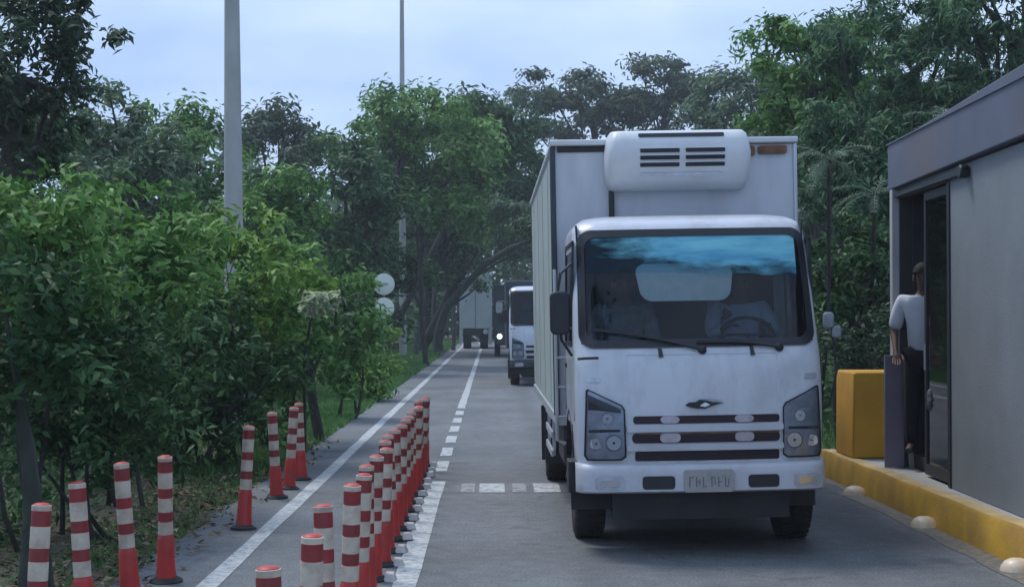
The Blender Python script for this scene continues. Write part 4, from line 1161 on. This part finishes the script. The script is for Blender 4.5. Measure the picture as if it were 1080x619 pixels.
# third: grey box lorry far ahead, seen from behind
t3 = empty('box_lorry', at(502, 368, 93)); t3.location.z = 0
t3.location.x = -0.9
tag(t3, 'distant grey box lorry seen from behind under the tree canopy', 'truck')
MB().box(-1.0, 1.0, 0, 7, 1.25, 4.6).build('cargo_box', M['lorrygrey'], t3, bevel=.03)
MB().box(-.012, .012, -.012, -.002, 1.3, 4.5).build('door_seam', M['chassis'], t3)
for s in (-1, 1):
    MB().box(s*.9 - .1, s*.9 + .1, -.02, .02, .25, 1.24).build('mud_guard', M['lorrygrey'], t3)
    wheel(t3, s * .52, .8, .5, .5, s)
MB().box(-.75, .75, .1, .4, .85, 1.24).build('rear_beam', M['chassis'], t3)
MB().lathe([(.16, 0), (.15, -.03), (.05, -.05)], 16, 'y', (.62, -.02, 1.05)).build('tail_light', M['mark'], t3)

# fourth: dark lorry with one lit headlight
t4 = empty('dark_lorry', (1.25, 72, 0)); tag(t4, 'dark lorry with one lit headlight in the gap left of the second truck', 'truck', 'trucks waiting in the right lane')
MB().box(-1.1, 1.1, 1.9, 8, 1.0, 3.5).build('cargo_box', M['lorrydark'], t4, bevel=.03)
m_ = MB().prism([(-1.02, .55), (1.02, .55), (1.02, 1.6), (.92, 2.7), (-.92, 2.7), (-1.02, 1.6)], 0, 1.8); m_.build('cab', M['lorrydark'], t4, bevel=.08)
MB().prism([(-.92, 1.62), (.92, 1.62), (.84, 2.5), (-.84, 2.5)], -.02, -.004).build('windscreen', M['gasket'], t4)
MB().lathe([(.13, -.005), (.125, -.03), (.08, -.05), (.02, -.055)], 20, 'y', (-.80, 0, .98)).build('headlight', M['headlit'], t4)
MB().lathe([(.16, -.005), (.15, -.03), (.02, -.05)], 20, 'y', (.80, 0, .98)).build('headlight', M['housing'], t4)
a_ = MB().tube([(-.95, .1, 2.6), (-.86, -.25, 2.5), (-.80, -.28, 2.3)], .03, 6).build('mirror_arm', M['chassis'], t4)
MB().prism(rrect(-.98, -.66, 2.1, 2.62, .1, 4), -.3, -.22).build('mirror', M['lorrygrey'], a_)
for s in (-1, 1): wheel(t4, s * .9, 1.0, .48, .28, s)

# ------------------------------------------------------------------ lamp posts, signs
def lamp_post(X, D, h, lean, lab):
    o = empty('lamp_post', (X, D, 0), label=lab, cat='lamp post', group='tall concrete lamp posts on the left verge')
    o.rotation_euler.y = lean
    MB().tube([(0, 0, -.1), (0, 0, h * .5), (0, 0, h)], [.175, .135, .085], 20).build('pole', M['concrete'], o)
    a = MB().tube([(0, 0, h - .1), (.25, 0, h + .35), (.9, 0, h + .6), (1.7, 0, h + .65)], [.04, .035, .03, .028], 10).build('arm', M['post'], o)
    l = MB(); l.prism([(1.6, h + .58), (2.25, h + .60), (2.3, h + .66), (2.2, h + .74), (1.6, h + .72)], -.12, .12); l.build('lamp_head', M['post'], a, bevel=.03)
    return o
lamp_post(-4.05, 24, 10.5, R(-0.6), 'nearer and thicker concrete lamp post rising out of the left bushes')
lamp_post(-4.05, 70, 18.5, R(-0.25), 'farther thin lamp post rising behind the round signs')

so = empty('road_sign', (0, 0, 0), label='two white round sign discs one above the other on a post', cat='sign')
so.location = (at(405, 338, 40).x, 40, 0)
MB().tube([(0, .03, -.05), (0, .03, 3.05)], .03, 10).build('post', M['post'], so)
for (py, r_) in ((300, .285), (325, .275)):
    z = at(405, py, 40).z; x = 0.0
    d = MB().lathe([(r_, 0.0), (r_, -.012), (r_ - .005, -.015), (.01, -.0152)], 36, 'y', (x, 0, z)).build('sign_disc', M['sign'], so)
    if py == 300:
        MB().prism(rrect(-.12, .12, z - .035, z + .035, .03, 3), -.021, -.0165).build('sign_mark', M['signmark'], d)
    else:
        MB().prism([(-.045, z - .25), (.06, z - .24), (.05, z - .03), (.015, z + .04), (-.02, z - .06)], -.021, -.0165).build('sign_mark', M['signmark'], d)

# ------------------------------------------------------------------ vegetation
def unit_rand(n):
    v = rng.normal(size=(n, 3)); return v / np.linalg.norm(v, axis=1)[:, None]

def leaves(P, Nrm, ln, wd, droop):
    """P centres, Nrm outward normals -> quads folded along the midrib"""
    n = len(P)
    r_ = rng.normal(size=(n, 3)); r_[:, 2] -= droop
    d = r_ - (r_ * Nrm).sum(1)[:, None] * Nrm
    d /= np.linalg.norm(d, axis=1)[:, None] + 1e-9
    s = np.cross(Nrm, d)
    L = (ln * rng.uniform(.4, 1.0, n) ** .8 * 1.45)[:, None]; W = (wd * rng.uniform(.7, 1.2, n))[:, None]
    a = P - d * L * .5; t = P + d * L * .5 - Nrm * L * .12
    mid = P - d * L * .08
    l_ = mid + s * W * .5 + Nrm * W * .15; r2 = mid - s * W * .5 + Nrm * W * .15
    out = np.stack([a, l_, t, r2], axis=1).reshape(-1, 3)
    return out

def crown_pts(c, rad, nclump, nleaf, crad, flat=0.0, hollow=0.45, lump=.3):
    c = np.array(c); rad = np.array(rad)
    u = unit_rand(nclump)
    rr_ = (hollow + (1 - hollow) * rng.random(nclump) ** .5)
    rr_ *= 1 + rng.uniform(-lump, lump, nclump)
    cc = c + u * rad * rr_[:, None]
    idx = rng.integers(0, nclump, nleaf)
    cr_ = crad * rng.uniform(.55, 1.3, nclump)
    off = rng.normal(size=(nleaf, 3)) * .5
    off *= np.array([1.1, 1.1, .75 * (1 - flat)])
    P = cc[idx] + off * cr_[idx][:, None]
    nr = off / (np.linalg.norm(off, axis=1)[:, None] + 1e-9) * .7 + np.array([0, 0, .75]) + rng.normal(size=(nleaf, 3)) * .45
    nr /= np.linalg.norm(nr, axis=1)[:, None]
    return cc, P, nr

def limb(m_, a, b_, r0, r1, wob, n=6, seg=7):
    a, b_ = Vector(a), Vector(b_); L = (b_ - a).length; pts = []
    o1 = Vector((random.uniform(-1, 1), random.uniform(-1, 1), random.uniform(-.4, .8))) * wob * L
    for i in range(n):
        t = i / (n - 1); pts.append(a.lerp(b_, t) + o1 * math.sin(math.pi * t) + Vector((random.uniform(-1, 1), random.uniform(-1, 1), 0)) * wob * L * .12 * (0 < i < n - 1))
    m_.tube(pts, [r0 + (r1 - r0) * (i / (n - 1)) for i in range(n)], seg)
    return pts

def plant(name, lab, cat, base, c, rad, lmat, bark, ln=.12, wd=.055, nclump=50, nleaf=6000, crad=.35, flat=0, droop=.2, trunk_r=.15, hollow=.45, nl=9, lump=.3, group=None, stems=1, crown_name='crown'):
    """base: ground point; c: crown centre; rad: crown half-sizes"""
    base = Vector(base); o = empty(name, base, label=lab, cat=cat, group=group)
    c0 = Vector(c) - base
    cc, P, nr = crown_pts(c0, rad, nclump, nleaf, crad, flat, hollow, lump)
    zmin = 0.05
    keep = P[:, 2] > zmin; P, nr = P[keep], nr[keep]
    np_mesh(crown_name, leaves(P, nr, ln, wd, droop), 4, lmat, o)
    m_ = MB()
    if stems == 1:
        top = c0 + Vector((0, 0, -rad[2] * .25))
        pts = limb(m_, (0, 0, -.1), top, trunk_r, trunk_r * .55, .05, 7, 9)
        starts = pts[3:]
    else:
        starts = []
        for i in range(stems):
            e = Vector((c0.x + random.uniform(-.5, .5) * rad[0], c0.y + random.uniform(-.5, .5) * rad[1], c0.z * .8))
            starts += limb(m_, (random.uniform(-.3, .3) * rad[0], random.uniform(-.2, .2) * rad[1], -.1), e, trunk_r * random.uniform(.5, 1), trunk_r * .3, .12, 6, 6)[3:]
    for i in rng.permutation(nclump)[:nl]:
        s = random.choice(starts); limb(m_, s, Vector(cc[i]), trunk_r * .38, trunk_r * .08, .10, 5, 5)
    m_.build('trunk', bark, o, ang=60)
    return o

def pl(name, lab, cat, px, py, rx, ry, D, lmat, bark=None, dens=1.0, lpx=6.5, gx=None, dy=None, **k):
    """crown given by where the photograph shows it (pixels) and its distance"""
    c = at(px, py, D); s = D / FPX
    rad = (rx * s, (dy if dy else rx * s * .9), ry * s)
    bx = c.x if gx is None else gx
    ln = lpx * s * 1.35
    area = math.pi * rx * ry
    nleaf = int(area / (lpx * lpx * .42) * 5.0 * dens)
    ncl = int(max(18, min(150, area / 260)))
    cr = max(.18, 17 * s) if 'crad' not in k else k.pop('crad')
    return plant(name, lab, cat, (bx, D, 0), c, rad, lmat, bark or M['bark'], ln=ln, wd=ln * k.pop('wr', .45), nclump=k.pop('ncl', ncl), nleaf=nleaf, crad=cr * k.pop('cs', 1.0), **k)

gl = 'trees behind the left verge'
# near left bushes
pl('leafy_bush', 'broad leaved bush at the left edge of the photo behind the nearest bollards', 'bush', 25, 275, 95, 95, 11.5, L_mid, stems=4, trunk_r=.03, lpx=11, dens=1.3)
pl('leafy_bush', 'bright green topped bush right of the leaning pale stick', 'bush', 130, 285, 100, 85, 14, L_mid, stems=4, trunk_r=.03, lpx=10, dens=1.3)
pl('leafy_bush', 'dark lower bush overhanging the litter behind the left bollards', 'bush', 90, 405, 120, 95, 12.2, L_dark, stems=4, trunk_r=.03, lpx=9, dens=1.3, hollow=.3)
pl('leafy_bush', 'leafy bush just below the foot of the thick lamp post', 'bush', 235, 305, 95, 80, 18.5, L_yel, stems=4, trunk_r=.04, lpx=9, dens=1.3)
pl('leafy_bush', 'dark bush over the lone bollard on the asphalt', 'bush', 220, 410, 95, 85, 17.6, L_dark, stems=4, trunk_r=.04, lpx=8, hollow=.3, dens=1.3)
pl('leafy_bush', 'round bush behind the trio of bollards left of the pale round leaf', 'bush', 292, 345, 66, 95, 20.5, L_mid, stems=4, trunk_r=.04, lpx=8.5, dens=1.2)
pl('leafy_bush', 'sparse green bush between pale round leaf and the round signs', 'bush', 362, 350, 44, 62, 27, L_mid, stems=4, trunk_r=.04, lpx=7, dens=1.1)
pl('leafy_bush', 'yellow green bush growing below the round signs', 'bush', 392, 385, 34, 42, 33, L_yel, stems=4, trunk_r=.05, lpx=5)
# slim dark tree with the pale disc
o = plant('slim_tree', 'slim dark tree trunk standing at the asphalt edge with sparse leaves', 'tree', (-2.46, 21.9, 0), at(322, 320, 21.9), (.75, .6, .6), L_dark, M['bark'], ln=.11, wd=.06, nclump=26, nleaf=1500, crad=.25, trunk_r=.085)
pd = empty('pale_leaf_cluster', at(334, 321, 16.9), label='large pale yellowish drooping leaf head above the slim dark trunk', cat='plant')
cc, P, nr = crown_pts((0, 0, 0), (.19, .11, .12), 18, 620, .075, hollow=.2)
np_mesh('leaf_head', leaves(P, nr, .12, .07, .6), 4, L_pale, pd)
MB().tube([(0, 0, -.05), (-.15, .7, -.2), (-.4, 2.2, -.7), (-.5, 3.0, -1.93)], [.012, .016, .02, .03], 6).build('stem', M['bark'], pd)

# trees above and behind
pl('dusky_tree', 'dusky leaved tree in the top left corner against the sky', 'tree', 22, 60, 90, 96, 17, L_purple, group=gl, lpx=8.5, dens=1.4, trunk_r=.16, cs=1.1, gx=-5.6)
pl('green_tree', 'darker green branches at the very left edge below the dusky tree', 'tree', -10, 160, 85, 80, 19, L_dark, group=gl, lpx=8, trunk_r=.12, dens=1.3)
pl('green_tree', 'grey green tree filling the gap left of the thick lamp post', 'tree', 130, 195, 85, 80, 34, L_grey, group=gl, lpx=7, dens=1.5, trunk_r=.2)
pl('green_tree', 'green tree with a ragged peak just left of the thick lamp post', 'tree', 198, 160, 52, 62, 40, L_mid, group=gl, lpx=6.3, dens=1.5, trunk_r=.2)
pl('green_tree', 'blue grey tree on the skyline right of the dusky tree', 'tree', 110, 165, 60, 45, 55, L_grey, group=gl, lpx=5, trunk_r=.25)
pl('dusky_tree', 'dusky tree on the skyline right of the thick lamp post', 'tree', 290, 170, 55, 55, 66, L_purple, group=gl, lpx=5.8, dens=1.5, trunk_r=.3)
pl('green_tree', 'grey green tree behind the thick lamp post, above the bushes', 'tree', 290, 235, 70, 60, 36, L_mid, group=gl, lpx=6.8, dens=1.5, trunk_r=.18)
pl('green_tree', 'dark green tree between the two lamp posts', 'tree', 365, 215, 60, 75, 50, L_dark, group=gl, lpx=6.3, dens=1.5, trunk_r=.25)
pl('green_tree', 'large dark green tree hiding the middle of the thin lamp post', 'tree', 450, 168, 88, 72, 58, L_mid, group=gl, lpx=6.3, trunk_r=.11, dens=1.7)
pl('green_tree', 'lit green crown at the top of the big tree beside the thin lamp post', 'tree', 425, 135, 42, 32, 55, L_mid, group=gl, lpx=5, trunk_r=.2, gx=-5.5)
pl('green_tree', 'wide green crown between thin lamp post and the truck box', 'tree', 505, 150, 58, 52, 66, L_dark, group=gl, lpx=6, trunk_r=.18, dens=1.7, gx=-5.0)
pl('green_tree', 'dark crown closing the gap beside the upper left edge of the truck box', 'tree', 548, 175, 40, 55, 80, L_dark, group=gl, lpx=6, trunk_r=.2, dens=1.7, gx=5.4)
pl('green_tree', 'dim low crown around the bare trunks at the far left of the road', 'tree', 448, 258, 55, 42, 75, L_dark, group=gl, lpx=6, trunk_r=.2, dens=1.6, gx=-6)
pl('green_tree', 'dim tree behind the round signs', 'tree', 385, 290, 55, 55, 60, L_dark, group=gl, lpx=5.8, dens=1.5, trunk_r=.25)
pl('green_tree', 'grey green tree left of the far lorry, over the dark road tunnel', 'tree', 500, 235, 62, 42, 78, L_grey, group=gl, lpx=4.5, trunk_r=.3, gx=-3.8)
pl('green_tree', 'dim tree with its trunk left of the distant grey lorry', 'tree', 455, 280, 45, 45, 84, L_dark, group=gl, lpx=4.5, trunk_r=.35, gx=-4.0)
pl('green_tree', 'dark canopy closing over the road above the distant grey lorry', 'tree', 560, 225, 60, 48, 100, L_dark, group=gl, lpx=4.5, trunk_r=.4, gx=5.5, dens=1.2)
gr = 'trees behind the right side of the road'
pl('flat_topped_tree', 'flat topped feathery tree on the skyline behind the cooling unit', 'tree', 625, 118, 105, 42, 95, L_purple, group=gr, lpx=5, trunk_r=.35, cs=1.0, flat=.4, dens=1.3, hollow=.2, lump=.35, gx=6.5)
pl('flat_topped_tree', 'dusky tree with the highest tip on the skyline above the box roof', 'tree', 705, 92, 52, 36, 92, L_purple, group=gr, lpx=5, trunk_r=.3, flat=.3, dens=1.1, hollow=.2, lump=.35)
pl('green_tree', 'grey green tree right of the flat topped tree, above the truck box', 'tree', 785, 120, 68, 55, 70, L_grey, group=gr, dens=1.6, lpx=5, trunk_r=.3)
pl('green_tree', 'yellow tinged tree leaning over the right end of the truck box', 'tree', 858, 80, 70, 70, 30, L_mid, group=gr, lpx=6.5, trunk_r=.14, dens=1.7)
pl('weeping_tree', 'large drooping leaved tree above the booth, at the top right', 'tree', 965, 55, 95, 85, 26, L_teal, group=gr, lpx=8, trunk_r=.25, droop=1.6, wr=.3, dens=1.9)
pl('weeping_tree', 'drooping leaved tree in the top right corner over the booth roof', 'tree', 1075, 20, 95, 80, 23, L_teal, group=gr, lpx=8.5, trunk_r=.25, droop=1.8, wr=.28, dens=1.9)
pl('weeping_tree', 'dark drooping tree between truck box and booth', 'tree', 905, 175, 80, 65, 24, L_teal, group=gr, lpx=7, trunk_r=.2, droop=1.2, wr=.32, dens=1.9)
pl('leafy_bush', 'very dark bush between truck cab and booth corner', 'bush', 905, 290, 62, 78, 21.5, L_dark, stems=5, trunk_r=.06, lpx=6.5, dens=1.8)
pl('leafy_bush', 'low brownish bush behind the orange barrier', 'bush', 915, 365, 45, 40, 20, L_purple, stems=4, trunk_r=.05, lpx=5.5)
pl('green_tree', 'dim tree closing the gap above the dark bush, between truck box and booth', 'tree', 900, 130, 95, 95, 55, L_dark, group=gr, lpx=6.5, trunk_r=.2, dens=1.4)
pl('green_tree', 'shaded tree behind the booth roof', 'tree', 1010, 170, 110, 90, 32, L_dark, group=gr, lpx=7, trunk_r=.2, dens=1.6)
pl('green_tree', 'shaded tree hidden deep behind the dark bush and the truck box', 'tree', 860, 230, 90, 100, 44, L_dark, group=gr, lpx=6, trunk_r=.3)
# tree arching over the verge above and behind the camera, mirrored in the windscreens
plant('overhanging_tree', 'tall leafy tree on the near left, mirrored faintly in the truck windscreen', 'tree', (-6.5, -1.5, 0), (-4.6, -1.5, 12.5), (3.6, 3.2, 2.6), L_mid, M['bark'], ln=.3, wd=.14, nclump=60, nleaf=6000, crad=.7, trunk_r=.25)
# diagonal bough over the road
bo = empty('leaning_tree', (-4.6, 76, 0), label='leaning bare pale bough reaching over the road above the grey lorry', cat='tree')
mb = MB(); pts = [at(462, 352, 76), at(470, 325, 76), at(488, 305, 75), at(510, 280, 74), at(538, 262, 73), at(575, 248, 72)]
mb.tube([p_ - Vector((-4.6, 76, 0)) for p_ in [Vector((pts[0].x, 76, 0))] + pts], [.26, .24, .21, .19, .16, .13, .07], 9); mb.build('trunk', M['barkpale'], bo)
cc, P, nr = crown_pts(at(585, 240, 72) - Vector((-4.6, 76, 0)), (2.0, 1.5, 1.0), 16, 1400, .6)
np_mesh('crown', leaves(P, nr, .28, .13, .4), 4, L_dark, bo)
for i, (px, D, r_, lab) in enumerate(((437, 72, .15, 'left of two straight dim trunks beside the far road edge'), (459, 80, .14, 'right of two straight dim trunks beside the far road edge'), (478, 88, .13, 'thin dim trunk just left of the distant grey lorry'))):
    p_ = at(px, 350, D)
    plant('roadside_tree', lab, 'tree', (p_.x, D, 0), (p_.x + .3, D + 1, 7.2), (2.4, 2, 1.6), L_dark, M['barkpale'], ln=.3, wd=.14, nclump=24, nleaf=1700, crad=.7, trunk_r=r_, group='straight trunks along the far left verge')

# thin-leaved palms by the truck box and behind the booth
def palm(lab, tip, base, n, L_, blade, seed):
    r_ = random.Random(seed); o = empty('thin_leaved_palm', base, label=lab, cat='palm', group='thin leaved palms behind truck and booth')
    t = Vector(tip) - Vector(base)
    MB().tube([(0, 0, -.1), (t.x * .4 + .1, t.y * .4, t.z * .5), t], [.035, .03, .025], 8).build('trunk', M['bark'], o)
    for q in range(n):
        az = r_.uniform(0, 2 * math.pi); el = r_.uniform(-.5, .95); m_ = MB()
        d = Vector((math.cos(az) * math.cos(el), math.sin(az) * math.cos(el), math.sin(el)))
        pts = []; p_ = t.copy(); LL = L_ * r_.uniform(.7, 1.2)
        for i in range(8): pts.append(p_.copy()); p_ = p_ + d * LL / 7; d = (d + Vector((0, 0, -.17))).normalized()
        m_.tube(pts, [.010, .009, .008, .007, .006, .005, .004, .003], 4)
        side = (pts[3] - pts[0]).cross(Vector((0, 0, 1))).normalized()
        for i in range(1, 8):
            for k_ in range(2):
                for s in (-1, 1):
                    a = pts[i - 1].lerp(pts[i], k_ / 2); tt = (pts[i] - pts[i-1]).normalized()
                    bl = blade * (1 - .5 * i / 8) * r_.uniform(.7, 1.2)
                    e = a + (side * s * .75 + tt * .75 + Vector((0, 0, r_.uniform(-.5, .1)))).normalized() * bl
                    mid = a.lerp(e, .5) + Vector((0, 0, .03)); wv = tt * .006
                    m_.add([a - wv, a + wv, mid + wv, e, mid - wv], [(0, 1, 2, 4), (4, 2, 3)])
        m_.build('frond', L_frond, o, smooth=False)
palm('thin pale fronded palm sprouting beside the truck box upper right edge', at(876, 168, 19), (4.9, 22.5, 0), 13, .62, .24, 3)
palm('thin fronded palm rising behind the corner of the booth roof', at(1000, 128, 19), (6.6, 22.6, 0), 12, .7, .24, 8)
palm('low thin fronded palm in the dark gap left of the booth corner', at(925, 205, 20), (5.6, 23.0, 0), 9, .55, .2, 14)

# leaning stick and mossy trunk at the left edge
s = MB().tube([at(-12, 318, 9.6), at(6, 362, 9.4), at(24, 425, 9.2), at(36, 470, 9.1), at(44, 540, 9.0)], [.012, .016, .022, .028, .03], 8)
so_ = s.build('leaning_stick', M['barkpale']); tag(so_, 'pale bare stick leaning at the left edge of the photo', 'branch')
tr = empty('mossy_tree', (at(38, 560, 8.9).x, 8.9, 0), label='mossy dark grey trunk behind the leftmost bollard', cat='tree')
MB().tube([(0.04, 0, -.05), (.02, 0, .25), (.0, .05, .55), (-.04, .08, .8), (-.12, .1, 1.3), (-.2, .1, 1.8)], [.13, .10, .075, .045, .025, .01], 12).build('trunk', M['barkmoss'], tr, ang=80)
cc, P, nr = crown_pts((-.25, .1, 1.75), (.55, .5, .6), 26, 2000, .2)
np_mesh('crown', leaves(P, nr, .10, .05, .2), 4, L_dark, tr)

# far wood closing the view
n = 62000
P = np.empty((n, 3)); P[:, 0] = rng.uniform(-85, 85, n); P[:, 1] = rng.uniform(122, 150, n)
top = 13.0 + 2.2 * np.sin(P[:, 0] * .21) + 1.6 * np.sin(P[:, 0] * .53 + 1) + 1.0 * np.sin(P[:, 0] * 1.3)
P[:, 2] = rng.random(n) ** .8 * top
nr = rng.normal(size=(n, 3)) * .6 + np.array([0, -.5, .6]); nr /= np.linalg.norm(nr, axis=1)[:, None]
fw = np_mesh('distant_wood', leaves(P, nr, .95, .5, .3), 4, L_dark); tag(fw, 'dark distant wood closing the view behind all the trees', kind='stuff')
# undergrowth bands left and right so no bare ground shows between trunks
def under(name, x0, x1, y0, y1, h, n, m_, ln, lab):
    P = np.empty((n, 3)); P[:, 0] = rng.uniform(x0, x1, n); P[:, 1] = rng.uniform(y0, y1, n)
    P[:, 2] = rng.random(n) * h * (.6 + .4 * np.sin(P[:, 1] * .9) * np.sin(P[:, 0] * 1.3))
    nr = rng.normal(size=(n, 3)) * .5 + np.array([0, -.2, .8]); nr /= np.linalg.norm(nr, axis=1)[:, None]
    o = np_mesh(name, leaves(P, nr, ln, ln * .45, .2), 4, m_); tag(o, lab, kind='stuff')
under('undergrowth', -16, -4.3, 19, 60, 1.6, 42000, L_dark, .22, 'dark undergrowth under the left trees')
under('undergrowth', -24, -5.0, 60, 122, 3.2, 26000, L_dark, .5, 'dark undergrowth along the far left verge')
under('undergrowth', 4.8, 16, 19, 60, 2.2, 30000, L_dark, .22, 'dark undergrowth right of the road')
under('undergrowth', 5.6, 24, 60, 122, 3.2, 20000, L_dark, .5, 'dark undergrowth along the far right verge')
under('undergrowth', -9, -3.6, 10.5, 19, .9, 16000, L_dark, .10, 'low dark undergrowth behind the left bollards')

# grass on the verge
def grass(x0, x1, y0, y1, n, h, lab, x0f=None):
    X = rng.uniform(x0, x1, n); Y = rng.uniform(y0, y1, n)
    m = (np.sin(X * 3.1) * np.sin(Y * 1.7 + X) + rng.normal(size=n) * .5) > -.55
    X, Y = X[m], Y[m]; n = len(X)
    az = rng.uniform(0, 2 * np.pi, n); H = h * rng.uniform(.4, 1.3, n); W = .006 + Y * .0006
    base = np.stack([X, Y, np.full(n, -.01)], 1); s = np.stack([np.cos(az), np.sin(az), np.zeros(n)], 1) * W[:, None]
    tip = base + np.stack([rng.normal(size=n) * h * .4, rng.normal(size=n) * h * .4, H], 1)
    V_ = np.stack([base - s, base + s, tip], 1).reshape(-1, 3)
    o = np_mesh('grass', V_, 3, L_grass); tag(o, lab, kind='stuff')
grass(-5.5, -2.42, 17, 60, 90000, .11, 'short green grass on the verge beyond the bollards')
grass(-9, -2.42, 60, 120, 40000, .22, 'dim grass on the far left verge below the bare trunks')
grass(4.4, 8, 20, 110, 30000, .2, 'dim grass along the right road edge')
grass(-6.5, -2.75, 5, 9.3, 16000, .10, 'green grass at the bottom left corner')
grass(-4.5, -2.45, 9.3, 17, 6000, .06, 'thin grass among the leaf litter')
# leaf litter
n = 9000
X = rng.uniform(-5.2, -2.15, n); Y = rng.uniform(6, 22, n)
keep = (X < -2.45) | (rng.random(n) < .22); X, Y = X[keep], Y[keep]; n = len(X)
P = np.stack([X, Y, rng.uniform(.006, .03, n)], 1)
nr = rng.normal(size=(n, 3)) * .3 + np.array([0, 0, 1]); nr /= np.linalg.norm(nr, axis=1)[:, None]
L_lit = leaf_mat('litter_leaf', (0.05, 0.04, 0.025), (0.14, 0.10, 0.06), (0.36, 0.30, 0.20), .1, .9)
o = np_mesh('leaf_litter', leaves(P, nr, .07, .04, 0), 4, L_lit); tag(o, 'dry leaves and litter scattered behind the left bollards', kind='stuff')
# small white scrap on the grass
sc_ = MB(); sc_.box(-.12, .12, -.05, .05, 0, .03); o = sc_.build('litter_scrap', M['mark'], loc=(at(411, 401, 42).x, 42, .03), bevel=.01)
tag(o, 'small white scrap lying on the grass below the round signs', 'litter')

# ------------------------------------------------------------------ haze
hz = MB().box(-420, 420, -70, 930, -1.2, 26).build('haze', M['asphalt'], smooth=False)
hm = bpy.data.materials.new('haze_air'); hm.use_nodes = True
hn = hm.node_tree.nodes; hn.clear()
ho_ = hn.new('ShaderNodeOutputMaterial'); hv = hn.new('ShaderNodeVolumePrincipled')
hv.inputs['Color'].default_value = (0.86, 0.93, 1.0, 1); hv.inputs['Density'].default_value = 0.0010; hv.inputs['Anisotropy'].default_value = 0.2
hm.node_tree.links.new(hv.outputs['Volume'], ho_.inputs['Volume'])
hz.data.materials[0] = hm
tag(hz, 'thin damp haze in the air', kind='stuff')
